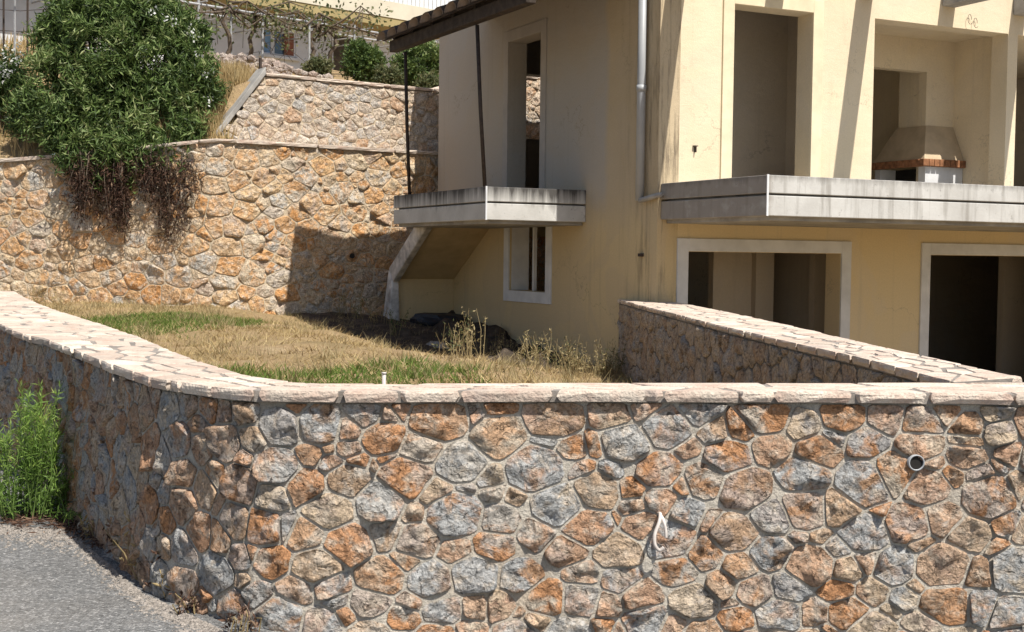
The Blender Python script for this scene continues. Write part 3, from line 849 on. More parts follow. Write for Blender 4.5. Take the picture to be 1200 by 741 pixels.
def balcony(u0, u1, v0, v1, zt, zb, mats, front):
    """concrete balcony: thick slab edge in two bands with a groove between"""
    root = MB().box((u0 + .09, v0 + .09, zb - .045), (u1 - .004, v1 - .004, zt - .06)).build('balcony', CONCRETE, house)
    zm = lerp(zb, zt, .53)
    up_ = MB(); up_.box((u0, v0, zm + .012), (u1, v1, zt)); up_.build('upper_band', mats[0], root, bevel=.008)
    lo = MB(); lo.box((u0 + .003, v0 + .003, zb), (u1 - .002, v1 - .002, zm - .012)); lo.build('lower_band', mats[1], root, bevel=.008)
    return root
balcony(-1.5, -.001, 1.81, 5.24, 2.555, 2.12, (FASCIA, FASCIA), False)
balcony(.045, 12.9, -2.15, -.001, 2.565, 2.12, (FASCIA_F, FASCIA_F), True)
MB().box((-1.51, 1.80, 2.118), (-1.488, 1.812, 2.56)).build('corner_bead', TRIM, house)
MB().box((.035, -2.16, 2.118), (.06, -2.148, 2.57)).build('corner_bead', TRIM, house)
# roof beams that stick out over the front balcony
for u in (.14, 1.62, 3.09, 4.56, 5.9):
    MB().box((u, -2.25, 5.16), (u + .245, -.003, 5.46)).build('roof_beam', CONCRETE, house, bevel=.01)
# stair flight under the side balcony
st = MB()
st.hexa([(-1.0, 4.86, 2.12), (-.002, 4.86, 2.12), (-.002, 6.32, 1.25), (-1.0, 6.32, 1.25), (-1.0, 5.05, 2.42), (-.002, 5.05, 2.42), (-.002, 6.5, 1.5), (-1.0, 6.5, 1.5)])
stair = st.build('stair_flight', simple('stair_plaster', (.52, .41, .24), .15, 3, .9), house)
sw = MB().box((-1.0, 6.322, .2), (-.002, 6.5, 1.248)).build('stair_wall', PLASTER_SIDE, house)
rngs = random.Random(3)
sg = MB()
sg.hexa([(-1.12, 4.80, 2.08), (-1.003, 4.80, 2.08), (-1.003, 6.26, 1.2), (-1.12, 6.26, 1.2), (-1.12, 4.98, 2.3), (-1.003, 4.98, 2.3), (-1.003, 6.45, 1.42), (-1.12, 6.45, 1.42)])
sg.hexa([(-1.22, 6.2, .45), (-1.003, 6.2, .45), (-1.003, 6.5, .45), (-1.22, 6.5, .45), (-1.12, 6.27, 1.19), (-1.003, 6.27, 1.19), (-1.003, 6.46, 1.4), (-1.12, 6.46, 1.4)])
sg.build('stair_edge', WHITE_CEM, house, bevel=.02)

# tiled canopy over the side balcony, on thin posts
can = MB()
can.hexa([(-1.64, .42, 4.69), (-1.50, .42, 4.69), (-1.50, 5.1, 4.73), (-1.64, 5.1, 4.73), (-1.64, .42, 4.86), (-1.50, .42, 4.86), (-1.50, 5.1, 4.90), (-1.64, 5.1, 4.90)])
canopy = can.build('canopy', WOOD, house, bevel=.015)
tag(canopy, 'weathered dark timber eave beam')
zr = lambda u: 4.9 + (u + 1.7) * .36
for k in range(7):
    v = .5 + k * .74
    MB().hexa([(-1.6, v, zr(-1.6) - .09), (-.01, v, zr(0) - .09), (-.01, v + .09, zr(0) - .09), (-1.6, v + .09, zr(-1.6) - .09), (-1.6, v, zr(-1.6)), (-.01, v, zr(0)), (-.01, v + .09, zr(0)), (-1.6, v + .09, zr(-1.6))]).build('rafter', WOOD, canopy)
MB().hexa([(-1.72, .4, zr(-1.72)), (-.01, .4, zr(0)), (-.01, 5.14, zr(0)), (-1.72, 5.14, zr(-1.72)), (-1.72, .4, zr(-1.72) + .025), (-.01, .4, zr(0) + .025), (-.01, 5.14, zr(0) + .025), (-1.72, 5.14, zr(-1.72) + .025)]).build('boarding', WOOD, canopy)
tile_me = None
for row in range(11):
    v = .52 + row * .44
    for k in range(4):
        u1 = -1.84 + k * .43
        if tile_me is None:
            tm = MB(); n = 9
            for (uu, dz) in ((0, 0.0), (.48, .0)):
                for r_ in (.2, .185):
                    for i in range(n):
                        w = math.pi * i / (n - 1); tm.v.append((uu, math.cos(w) * r_, math.sin(w) * r_ * .62 + uu * .36))
            for r0, r1 in ((0, 2 * n), (n, 3 * n), (0, n), (2 * n, 3 * n)):
                for i in range(n - 1): tm.f.append((r0 + i, r0 + i + 1, r1 + i + 1, r1 + i))
            o = tm.build('roof_tile', TILE, canopy, smooth=True); tile_me = o.data
        else: o = link('roof_tile', tile_me, None, canopy)
        o.location = (u1, v, zr(u1) + .03 + .012 * (k % 2))
for (vb, vt) in ((4.66, 4.62), (1.94, 2.02)):
    MB().tube([(-1.46, vb, 2.55), (-1.51, (vb + vt) / 2 + .02, 3.6), (-1.56, vt, 4.68)], .026, 10).build('canopy_post', RUSTM, canopy, smooth=True)

# drain pipe, elbow and small iron bits
dp = MB().tube([(-.075, .30, 2.36), (-.075, .30, 5.5)], .055, 14).build('drain_pipe', PVC, house, smooth=True)
MB().tube([(-.075, .30, 3.72), (-.075, .30, 3.80)], .063, 14).build('pipe_collar', PVC, dp, smooth=True)
MB().tube([(-.075, .30, 2.40), (-.09, .27, 2.36), (-.02, -.06, 2.42), (.0, -.1, 2.42)], .032, 10).build('pipe_elbow', CONCRETE, dp, smooth=True)
MB().box((-.03, .30, 1.66), (.01, .40, 1.70)).build('wall_bracket', RUSTM, house)
MB().box((.525, -.04, 2.97), (.537, .01, 3.04)).box((.5, -.04, 3.045), (.56, .01, 3.055)).build('wall_bracket', RUSTM, house)
for k, (uu, zz) in enumerate(((5.05, 5.02), (5.16, 4.98))):
    pts = [(uu + .04 * math.cos(a), -.02 - .005 * a, zz + .07 * math.sin(a)) for a in [i * .5 for i in range(12)]]
    MB().tube(pts, .0035, 5).build('loose_wire', RUSTM, house)

# masonry fireplace in the loggia
fp = MB().box((5.52, 1.26, 3.62), (6.045, 1.86, 4.95)).build('fireplace', PLASTER, house, bevel=.01)
tag(fp, 'corner fireplace with flared hood and brick band')
hd = MB()
hd.hexa([(5.26, 1.0, 3.16), (6.043, 1.0, 3.16), (6.043, 2.1, 3.16), (5.26, 2.1, 3.16), (5.5, 1.24, 3.68), (6.043, 1.24, 3.68), (6.043, 1.88, 3.68), (5.5, 1.88, 3.68)])
hd.build('hood', simple('hood_render', (.50, .40, .27), .15, 4), fp)
for k in range(11):
    MB().box((5.2, .95 + k * .105, 3.05), (5.31, 1.045 + k * .105, 3.155)).build('brick', BRICKM, fp, bevel=.006)
for k in range(7):
    MB().box((5.315 + k * .104, .95, 3.05), (5.41 + k * .104, 1.06, 3.155)).build('brick', BRICKM, fp, bevel=.006)
MB().box((5.30, 1.02, FLOOR), (6.04, 1.16, 3.048)).build('pillar', TRIM, fp)
MB().box((5.30, 1.98, FLOOR), (6.04, 2.1, 3.048)).build('pillar', TRIM, fp)
MB().box((5.6, 1.165, FLOOR), (6.04, 1.975, 3.047)).build('firebox', BLACK, fp)

# ------------------------------------------------------------------ pipes in the front wall
def on_face(px, py, off):
    """point on the front wall face under a pixel, moved out by off"""
    d = ray(px, py); best = None
    for k in range(400):
        s = cF.L * k / 399; q = cF.at(s); t = q[1] / d[1]
        e = abs(d[0] * t - q[0])
        if best is None or e < best[0]: best = (e, s, t)
    s = best[1]; q = cF.at(s); nn = cF.nrm(s)
    return Vector((q[0] + nn[0] * off, q[1] + nn[1] * off, EYE + d[2] * best[2])), Vector((nn[0], nn[1], 0)), Vector((-nn[1], nn[0], 0))
c, nn, tt = on_face(1070, 541, 0)
wp = empty('weep_pipe', c)
tag(wp, 'short round plastic drain pipe set flush in the stone wall', 'pipe')
V = []; F = []
for r_, o_ in ((.034, -.1), (.034, .038), (.029, .038), (.029, -.1)):
    for i in range(20):
        w = 2 * math.pi * i / 20; V.append(tuple(nn * o_ + (tt * math.cos(w) + Vector((0, 0, 1)) * math.sin(w)) * r_))
for r in range(3):
    for i in range(20): F.append((r * 20 + i, r * 20 + (i + 1) % 20, (r + 1) * 20 + (i + 1) % 20, (r + 1) * 20 + i))
mesh('pipe', V, F, PVC, wp, True)
MB().tube([nn * -.1, nn * .03], .0292, 16).build('dark_bore', BLACK, wp)
c, nn, tt = on_face(768, 606, 0)
lp = MB()
Z = Vector((0, 0, 1))
pts = [c + nn * .0 + Z * .015, c + nn * .05 + Z * .02, c + nn * .075 - Z * .01 - tt * .01, c + nn * .085 - Z * .055 - tt * .028, c + nn * .09 - Z * .098 - tt * .027, c + nn * .088 - Z * .12 - tt * .008, c + nn * .088 - Z * .108 + tt * .01]
def smooth_pts(p, n=6):
    P_ = [p[0]] + list(p) + [p[-1]]; out = []
    for i in range(1, len(P_) - 2):
        for k in range(n):
            t = k / n; a, b, c_, d = P_[i - 1:i + 3]
            out.append(.5 * ((2 * b) + (c_ - a) * t + (2 * a - 5 * b + 4 * c_ - d) * t * t + (3 * b - a - 3 * c_ + d) * t ** 3))
    return out + [p[-1]]
lo_ = lp.tube(smooth_pts(pts), .0075, 10).build('conduit_loop', PVCW, None, True)
tag(lo_, 'white plastic conduit bent into a loop hanging from the stone wall', 'conduit')
pts2 = [c + nn * .0 + Z * .01 + tt * .008, c + nn * .07 - Z * .0 + tt * .01, c + nn * .08 - Z * .04 + tt * .018, c + nn * .08 - Z * .07 + tt * .02]
MB().tube(smooth_pts(pts2), .0068, 10).build('conduit_end', PVCW, lo_, True)
c, nn, tt = on_face(3, 450, 0)
wpp = MB().tube(smooth_pts([c, c + nn * .10, c + nn * .16 - tt * .12 - Z * .015, c + nn * .16 - tt * .3 - Z * .05]), .016, 10).build('bent_conduit', PVCW, None, True)
tag(wpp, 'white bent conduit end poking out of the shaded wall above the green weed', 'conduit')
p = atz(450, 449, ZC - .02)
stub = MB().tube([(p[0], p[1], ZC - .3), (p[0], p[1], ZC + .024)], .009, 10).build('pipe_stub', PVCW, None, True)
MB().tube([(p[0], p[1], ZC + .02), (p[0], p[1], ZC + .028)], .011, 10).build('stub_rim', PVCW, stub, True)
tag(stub, 'short white pipe stub standing upright behind the slab coping', 'pipe')

# ------------------------------------------------------------------ plants
def leaf_mesh(P, D, Ln, Wd, var, rng, cup=.15):
    """diamond leaves: base points P, directions D, lengths, widths"""
    n = len(P)
    R = rng.normal(size=(n, 3)); side = np.cross(D, R); side /= np.linalg.norm(side, axis=1, keepdims=True) + 1e-9
    nor = np.cross(side, D)
    V = np.empty((n, 4, 3))
    V[:, 0] = P
    mid_ = P + D * (Ln * .5)[:, None] + nor * (Ln * cup * .5)[:, None]
    V[:, 1] = mid_ + side * (Wd * .5)[:, None]; V[:, 3] = mid_ - side * (Wd * .5)[:, None]
    V[:, 2] = P + D * Ln[:, None]
    F = np.arange(4 * n).reshape(n, 4)
    return V.reshape(-1, 3), F, np.repeat(var, 4)
def unit(a): return a / (np.linalg.norm(a, axis=-1, keepdims=True) + 1e-9)
def foliage(name, lobes, per, leaf, mat, parent, seed, leaves=24, droop=.0, twig=.45, shell=(.55, 1.03), upw=.25, cut=None):
    """lobes: (centre, radii, weight); leafy twigs fill each lobe"""
    rng = np.random.default_rng(seed); Ps = []; Ds = []; Vs = []
    for c, r, wgt in lobes:
        n = int(per * wgt); lobv = rng.normal(0, .13)
        d = unit(rng.normal(size=(n, 3)))
        lump = np.array([noise.noise(Vector(x * 2.3) + Vector(c)) for x in d])
        rad = rng.uniform(*shell, n) ** .7 * (.93 + .33 * lump)
        tip = np.array(c) + d * np.array(r) * rad[:, None]
        td = unit(d + rng.normal(0, .45, (n, 3)) + np.array([0, 0, upw]))
        for k in range(leaves):
            f = rng.uniform(0, 1, n)
            Ps.append(tip - td * (f * twig)[:, None] + rng.normal(0, .01, (n, 3)))
            ld = unit(td * .55 + rng.normal(0, .6, (n, 3)) + np.array([0, 0, .12 - droop]))
            Ds.append(ld)
            Vs.append(np.clip(.42 + lobv + .24 * rng.normal(size=n) + .12 * (1 - f) + .2 * lump, 0, 1))
    P = np.concatenate(Ps); D = np.concatenate(Ds); va = np.concatenate(Vs)
    if cut is not None:
        k = cut(P); P, D, va = P[k], D[k], va[k]
    n = len(P)
    V, F, a = leaf_mesh(P, D, rng.uniform(.65, 1.15, n) * leaf[0], rng.uniform(.7, 1.2, n) * leaf[1], va, rng)
    o = npmesh(name, V, F, mat, parent, a)
    return o
def bpt(px, py, D): return tuple(atD(px, py, D))
def branches(name, base, tips, r0, r1, mat, parent, seed, wob=.12):
    rng = random.Random(seed); b = MB()
    for tp in tips:
        a = Vector(base) + Vector((rng.gauss(0, .08), rng.gauss(0, .05), 0)); t = Vector(tp)
        pts = [a.lerp(t, k / 5) + Vector((rng.gauss(0, wob), rng.gauss(0, wob), rng.gauss(0, wob * .5))) * (math.sin(math.pi * k / 5)) for k in range(6)]
        b.tube(pts, [lerp(r0, r1, k / 5) for k in range(6)], 6, False)
    return b.build(name, mat, parent, True)

# big oleander hanging over the retaining wall
K = 21.4 / 1521
ol = empty('oleander_bush', bpt(140, 195, 21.55))
ob = Vector(ol.location)
tag(ol, 'huge dark green oleander spilling over the retaining wall with dead brown twigs beneath', 'bush')
def loc_lobes(L, base):
    out = []
    for x, y, r, D, w in L:
        p = Vector(bpt(x, y, D)) - base
        out.append((tuple(p), (r * K, r * K * .9, r * K), w))
    return out
lob = loc_lobes([(128, 62, 78, 21.8, 1.25), (185, 105, 60, 21.6, 1), (82, 112, 60, 21.6, 1), (140, 135, 72, 21.4, 1.2), (226, 130, 34, 21.4, .45), (48, 135, 36, 21.5, .45), (105, 178, 36, 21.1, .5), (160, 180, 36, 21.1, .5), (208, 178, 36, 21.1, .5), (140, 196, 30, 21.0, .35), (180, 194, 28, 21.0, .3), (234, 168, 28, 21.2, .35), (226, 100, 34, 21.5, .4), (216, 62, 32, 21.7, .35), (100, 20, 44, 21.9, .5), (160, 18, 44, 21.9, .5), (90, 150, 44, 21.2, .6), (75, 45, 30, 21.9, .3), (195, 45, 34, 21.9, .35)], ob)
lr = random.Random(60)
lob = [(c, r, w * .55) for c, r, w in lob]
for c, r, w in list(lob):
    for k in range(6):
        a, e = lr.uniform(0, 6.283), lr.uniform(-.5, 1.1)
        d = Vector((math.cos(a) * math.cos(e), -abs(math.sin(a)) * math.cos(e) + .15, math.sin(e)))
        q = lr.uniform(.26, .46)
        lob.append((tuple(Vector(c) + Vector((d.x * r[0], d.y * r[1], d.z * r[2])) * .85), (r[0] * q, r[1] * q, r[2] * q * .9), q * q * 1.1))
foliage('crown', lob, 270, (.15, .03), LEAF, ol, 61, leaves=15, shell=(.3, 1.08))
branches('trunk', (0, 0, -.2), [l[0] for l in lob[:19]] + [(.6, -.3, .4), (-.5, -.3, .3)], .045, .012, BARK, ol, 62)
def dead_strands(name, parent, base, seed):
    rng = np.random.default_rng(seed); P = []; D = []; b = MB(); r2 = random.Random(seed)
    prof = [(80, 232), (95, 262), (110, 255), (128, 275), (140, 285), (152, 240), (165, 222), (178, 250), (190, 272), (203, 300), (212, 275), (222, 242), (232, 222)]
    xs_, ys_ = zip(*prof)
    cl = [(88, 6), (100, 5), (117, 7), (131, 6), (141, 4), (150, 5), (160, 5), (168, 5), (175, 4), (182, 6), (193, 5), (204, 5), (214, 6), (226, 5)]
    for k in range(170):
        cx, cw = cl[rng.integers(0, len(cl))]; x = rng.normal(cx, cw); yb = np.interp(x, xs_, ys_) - abs(rng.normal(0, 26)); y0 = rng.uniform(172, 196)
        if yb < y0 + 12: continue
        Dd = rng.uniform(20.55, 20.95)
        a = np.array(bpt(x, y0, Dd)) - np.array(base); e = np.array(bpt(x + rng.normal(0, 4), yb, Dd - .05)) - np.array(base)
        pts = [Vector(lerp(a, e, t / 4) + (rng.normal(0, .03, 3) if 0 < t < 4 else 0)) for t in range(5)]
        b.tube(pts, [.008, .007, .006, .005, .003], 4, False)
        n = int(105 * (yb - y0) / 80)
        f = rng.uniform(.1, 1, n)
        P.append(a + (e - a) * f[:, None] + rng.normal(0, .06, (n, 3)))
        D.append(unit(np.array([0, 0, -.5]) + rng.normal(0, .6, (n, 3))))
    P = np.concatenate(P); D = np.concatenate(D); n = len(P)
    V, F, a = leaf_mesh(P, D, rng.uniform(.05, .11, n), rng.uniform(.012, .022, n), np.clip(rng.normal(.42, .28, n), 0, 1), rng)
    npmesh(name, V, F, DEAD, parent, a)
    b.build('dead_twigs', BARK, parent)
dead_strands('dead_foliage', ol, ob, 63)
def blossoms(parent, base, spots, seed, D):
    rng = np.random.default_rng(seed)
    for (x, y, D_) in spots:
        c = np.array(bpt(x, y, D_)) - np.array(base)
        n = 9; P = c + rng.normal(0, .05, (n, 3)); Dn = unit(rng.normal(size=(n, 3)) + np.array([0, -.7, .5]))
        V, F, a = leaf_mesh(P, Dn, rng.uniform(.035, .06, n), rng.uniform(.03, .05, n), rng.uniform(0, 1, n), rng)
        npmesh('blossom', V, F, PETAL, parent, a)
blossoms(ol, ob, [(180, 13, 21.3), (203, 25, 21.2), (228, 45, 21.1), (233, 66, 21.1), (240, 88, 21.1), (222, 38, 21.2), (246, 118, 21.1), (198, 22, 21.2)], 64, 21.2)
ol2 = empty('oleander_bush', bpt(8, 165, 22.3))
ob2 = Vector(ol2.location)
tag(ol2, 'smaller pale green oleander with white flowers beside the huge bush', 'bush')
lob2 = loc_lobes([(8, 85, 34, 22.4, .6), (-20, 110, 42, 22.6, .7), (25, 120, 26, 22.3, .4)], ob2)
foliage('crown', lob2, 260, (.11, .024), LEAFB, ol2, 65, leaves=18)
branches('trunk', (0, 0, -.1), [l[0] for l in lob2], .03, .01, BARK, ol2, 66)
blossoms(ol2, ob2, [(3, 62, 21.9), (12, 58, 21.9), (5, 75, 21.9), (16, 74, 21.9), (10, 82, 21.9), (3, 84, 21.9), (18, 66, 21.9), (30, 52, 22), (7, 92, 21.9), (24, 70, 21.9)], 67, 21.9)

# shrubs on the terrace by the far house
def shrub(px, py, r, D, mat, label, seed, per=260, leaf=(.09, .03), ry=1.0):
    k = D / 1521; b = Vector(bpt(px, py + r * ry * .85, D))
    hz = float(hill_z(b.x, b.y)); 
    root = empty('shrub', (b.x, b.y, min(b.z, hz) if b.z < hz + 1.5 else b.z))
    tag(root, label, 'shrub', 'shrubs on the terrace')
    base = Vector(root.location); c = Vector(bpt(px, py, D)) - base
    rr = random.Random(seed); L = [(tuple(c), (r * k, r * k, r * k * ry), 1)]
    for j in range(5):
        a = rr.uniform(0, 6.28); L.append((tuple(c + Vector((math.cos(a) * r * k * .6, rr.uniform(-.3, .3) * r * k, math.sin(a) * r * k * .5 * ry))), (r * k * .55,) * 3, .5))
    foliage('crown', L, per, leaf, mat, root, seed, leaves=16, twig=.3)
    branches('trunk', (0, 0, -.1), [l[0] for l in L], .03, .01, BARK, root, seed + 1, .05)
    return root
shrub(424, 74, 26, 27, LEAFB, 'round bright green bush beside the doorway of the grey house', 71)
shrub(372, 78, 11, 26, LEAFV, 'small yellow-green shrub under the grey house window', 72, 120, (.07, .03))
shrub(494, 76, 32, 27.5, LEAF, 'dark green shrub between the grey house and the tile canopy', 73, 300)
shrub(455, 90, 12, 25, LEAFV, 'low yellowish plant sprouting behind the upper terrace wall coping', 74, 90, (.08, .03), .7)
shrub(505, 98, 10, 25, LEAFV, 'low yellow-green plant beneath the dark shrub', 75, 80, (.08, .03), .8)

# ------------------------------------------------------------------ grass and dry weeds
def blades(P, hgt, wid, lean, var, rng):
    n = len(P)
    a = rng.uniform(0, 2 * math.pi, n); sx = np.stack([np.cos(a), np.sin(a), np.zeros(n)], 1)
    l = rng.normal(0, 1, (n, 2)); top = P + np.concatenate([l * (lean * hgt)[:, None], hgt[:, None]], 1)
    V = np.empty((n, 3, 3)); V[:, 0] = P - sx * (wid / 2)[:, None]; V[:, 1] = P + sx * (wid / 2)[:, None]; V[:, 2] = top
    return V.reshape(-1, 3), np.arange(3 * n).reshape(n, 3), np.repeat(var, 3)
def nz(x, y, f, o=0): return np.array([noise.noise(Vector((a * f, b * f, o))) for a, b in zip(x, y)])
rng = np.random.default_rng(81)
def lawn_samples(n, x0, x1, y0, y1):
    x = rng.uniform(x0, x1, n); y = rng.uniform(y0, y1, n); k = inside(x, y); return x[k], y[k]
def green_mask(x, y):
    a = -((x + 4.2) / 1.3) ** 2 - ((y - 15.4) / 2.5) ** 2
    b = -((x + 1.1) / 1.05) ** 2 - ((y - 8.9) / 1.1) ** 2
    return np.maximum(a, b)
x, y = lawn_samples(150000, -9, 2.2, 5.6, 23.5)
nn_ = nz(x, y, .9)
dens = .55 + 1.1 * nn_ + .5 * nz(x, y, 3.5, 9)
k = (rng.uniform(0, 1, len(x)) < dens)
x, y = x[k], y[k]
n = len(x); z = lawn_z(x, y) - .01
hh = rng.uniform(.02, .075, n) * np.clip(1 + 1.1 * nz(x, y, 2.1, 7) + 1.3 * np.clip(nz(x, y, 4.7, 17) - .25, 0, 1), .3, 3)
V, F, a = blades(np.stack([x, y, z], 1), hh, rng.uniform(.006, .014, n), np.full(n, .9), np.clip(rng.normal(.5, .25, n) + .5 * nz(x, y, .9, 3) + .3 * nz(x, y, 3.1, 5), 0, 1), rng)
tag(npmesh('dry_grass', V, F, GRASSD, None, a), 'short straw-coloured dry grass covering the garden', 'grass', kind='stuff')
x, y = lawn_samples(260000, -7, 1.2, 7, 18)
gm = green_mask(x, y) + .8 * nz(x, y, 1.7, 11) + .4 * nz(x, y, 6, 5)
k = (gm > -1.0) & (rng.uniform(0, 1, len(x)) < np.clip((gm + 1.0) * .75, 0, .42))
x, y = x[k], y[k]; n = len(x)
V, F, a = blades(np.stack([x, y, lawn_z(x, y) - .01], 1), rng.uniform(.03, .09, n), rng.uniform(.010, .018, n), np.full(n, .8), np.clip(rng.normal(.5, .25, n), 0, 1), rng)
tag(npmesh('green_grass', V, F, GRASSG, None, a), 'bright green grass patches growing in the dry garden', 'grass', kind='stuff')
# rough tufts and loose stones break up the lawn
tc = np.random.default_rng(85); cx, cy = lawn_samples(420, -8.5, 2.0, 7.5, 22.5); kk = tc.integers(0, len(cx), 9000)
x = cx[kk] + tc.normal(0, .07, 9000); y = cy[kk] + tc.normal(0, .07, 9000); k = inside(x, y); x, y = x[k], y[k]; n = len(x)
V, F, a = blades(np.stack([x, y, lawn_z(x, y) - .01], 1), tc.uniform(.06, .17, n), tc.uniform(.005, .011, n), np.full(n, .45), np.clip(tc.normal(.55, .3, n), 0, 1), tc)
tag(npmesh('grass_tufts', V, F, WEEDD, None, a), 'rough taller tufts of withered grass dotted over the garden', 'grass', kind='stuff')
# tall straw on the slope beside the upper wall and on the hillside
hr = np.random.default_rng(83)
x = np.concatenate([hr.uniform(-6.2, -4.55, 9000), hr.uniform(-16, -7, 26000)]); t_ = np.concatenate([hr.uniform(.3, 2.6, 9000), hr.uniform(.3, 14, 26000)])
y = np.interp(x, bA.p[:, 0], bA.p[:, 1]) + t_; n = len(x)
V, F, a = blades(np.stack([x, y, hill_z(x, y) - .02], 1), hr.uniform(.12, .4, n), hr.uniform(.012, .022, n), np.full(n, .25), np.clip(hr.normal(.62, .25, n), 0, 1), hr)
tag(npmesh('straw_grass', V, F, GRASSD, None, a), 'tall straw-yellow grass on the slope behind the retaining wall', 'grass', kind='stuff')

def weed_clump(name, loc, hgt, n, spread, mat, label, group, seed, seeds=True, cat='weed', lean=.25):
    r = np.random.default_rng(seed); root = empty(name, loc); tag(root, label, cat, group)
    b = MB(); P = []; D = []
    for k in range(n):
        a = r.uniform(0, 6.28); q = r.uniform(0, spread); h = hgt * r.uniform(.5, 1.1)
        p = Vector((math.cos(a) * q, math.sin(a) * q, -.02)); t = Vector((r.normal(0, lean) * h, r.normal(0, lean) * h, h))
        mid_ = p + t * .55 + Vector((r.normal(0, .02), r.normal(0, .02), .03))
        b.tube([p, mid_, p + t], [.004, .003, .0018], 4, False)
        m_ = int(r.uniform(5, 14))
        f = r.uniform(.35, 1.0, m_)
        P.append(np.array(p) + np.array(t) * f[:, None] + r.normal(0, .012, (m_, 3))); D.append(unit(r.normal(0, .7, (m_, 3)) + np.array([0, 0, .5])))
    P = np.concatenate(P); D = np.concatenate(D); m_ = len(P)
    V, F, a = leaf_mesh(P, D, r.uniform(.02, .055, m_), r.uniform(.007, .016, m_), np.clip(r.normal(.5, .3, m_), 0, 1), r)
    npmesh('leaves', V, F, mat, root, a)
    b.build('stems', simple_stem, root)
    return root
simple_stem = simple('straw_stem', (.26, .20, .10), .3, 20, .9)
green_stem = simple('green_stem', (.13, .20, .05), .3, 20, .8)
wr = random.Random(91)
spots = []
for (x0, y0, x1, y1, n) in ((650, 436, 724, 444, 12), (615, 430, 655, 436, 4), (500, 412, 600, 424, 6)):
    for k in range(n): spots.append((wr.uniform(x0, x1), wr.uniform(y0, y1), wr.uniform(.25, .52)))
def on_lawn(px, py):
    d = ray(px, py); t = 6.0
    while t < 30:
        p = CAMP + d * t
        if p[2] < float(lawn_z(p[0], p[1])): break
        t += .04
    return p[0], p[1], float(lawn_z(p[0], p[1]))
for i, (px, py, h) in enumerate(spots):
    weed_clump('dry_weed', on_lawn(px, py), h, 10, .16, (WEEDD if i % 3 else LEAFV), ('tall dry straw weed with seed heads beside the shaded trench at the house' if i % 3 else 'tall olive-green weed among the straw weeds beside the shaded trench'), ('dry weeds along the house trench' if i % 3 else 'green weeds along the house trench'), 200 + i)
for i, (px, py, h) in enumerate(((345, 362, .5), (372, 366, .6), (398, 372, .5), (420, 378, .5), (440, 384, .45), (465, 396, .45))):
    weed_clump('shaded_weed', on_lawn(px, py), h, 14, .18, LEAFB if i % 2 else GRASSD, ('scraggly green weed at the shadow edge below the retaining wall' if i % 2 else 'scraggly straw weed at the shadow edge below the retaining wall'), ('green weeds at the shadow edge' if i % 2 else 'straw weeds at the shadow edge'), 240 + i)
for i, (px, py, h) in enumerate(((15, 352, .4), (40, 356, .35))):
    weed_clump('wall_foot_weed', on_lawn(px + 30, py + 12), h, 12, .15, GRASSD, 'thin dry weed at the sunny foot of the retaining wall', 'weeds at the retaining wall foot', 250 + i)

# leafy green weed at the roadside and dead weeds at the wall foot
def green_weed():
    b0 = atz(40, 607, ROADZ); root = empty('green_weed', (b0[0], b0[1], ROADZ))
    tag(root, 'feathery bright green weed growing from the road edge against the shaded wall', 'weed')
    r = np.random.default_rng(101); b = MB(); P = []; D = []; vr = []
    for k in range(85):
        px = r.uniform(-25, 92); 
        top = np.interp(px, [-25, 0, 25, 45, 70, 92], [500, 495, 475, 445, 478, 540]) + abs(r.normal(0, 45))
        base = np.array(atz(np.clip(px * .72 + 8 + r.normal(0, 10), -30, 78), r.uniform(598, 612), ROADZ)) - b0
        Dd = base[1] + b0[1] + r.normal(0, .08)
        tip = np.array(atD(px + r.normal(0, 12), top, Dd + r.normal(0, .12))) - b0
        pts = [Vector(base * (1 - t) + tip * t + np.array([0, 0, .05 * math.sin(math.pi * t)])) for t in (0, .35, .7, 1)]
        b.tube(pts, [.0035, .003, .002, .001], 4, False)
        Ls = np.linalg.norm(tip - base); n = int(130 * Ls)
        f = r.uniform(.06, 1, n)
        P.append(base * (1 - f)[:, None] + tip * f[:, None] + np.stack([np.zeros(n), np.zeros(n), .05 * np.sin(np.pi * f)], 1))
        dirv = unit(tip - base)
        D.append(unit(dirv * .6 + r.normal(0, .6, (n, 3))))
        vr.append(np.clip(.25 + .45 * f + r.normal(0, .15, n) + (.35 if r.uniform() < .06 else 0), 0, 1))
    P = np.concatenate(P); D = np.concatenate(D); n = len(P)
    V, F, a = leaf_mesh(P, D, r.uniform(.03, .075, n), r.uniform(.004, .008, n), np.concatenate(vr), r)
    npmesh('leaves', V, F, LEAFW, root, a); b.build('stems', green_stem, root)
green_weed()
for i, (px, py, h, n) in enumerate(((150, 655, .24, 12), (172, 676, .3, 16), (195, 692, .2, 10), (212, 702, .12, 8), (232, 715, .1, 8), (120, 628, .16, 10), (285, 738, .1, 7))):
    b0 = atz(px, py, ROADZ)
    weed_clump('dead_weed', (b0[0], b0[1] - .03, ROADZ), h, n, .07, DEAD if i % 2 == 0 else GRASSD, ('small dead brown weed at the road foot of the curved wall' if i % 2 == 0 else 'small straw-coloured weed at the road foot of the curved wall'), ('brown weeds at the wall foot' if i % 2 == 0 else 'straw weeds at the wall foot'), 300 + i, lean=.3)
# litter of dead twigs by the green weed
r = np.random.default_rng(111); n = 900
px = r.uniform(0, 125, n); py = 606 + (px - 60).clip(0) * .45 + r.normal(0, 6, n)
P = np.array([atz(a, b, ROADZ + .012) for a, b in zip(px, py)]); D = unit(np.stack([r.normal(size=n), r.normal(size=n), r.normal(0, .25, n)], 1))
V, F, a = leaf_mesh(P, D, r.uniform(.03, .09, n), r.uniform(.004, .01, n), np.clip(r.normal(.6, .3, n), 0, 1), r)
tag(npmesh('leaf_litter', V, F, DEAD, None, a), 'litter of dead twigs and leaves on the asphalt below the green weed', 'litter', kind='stuff')
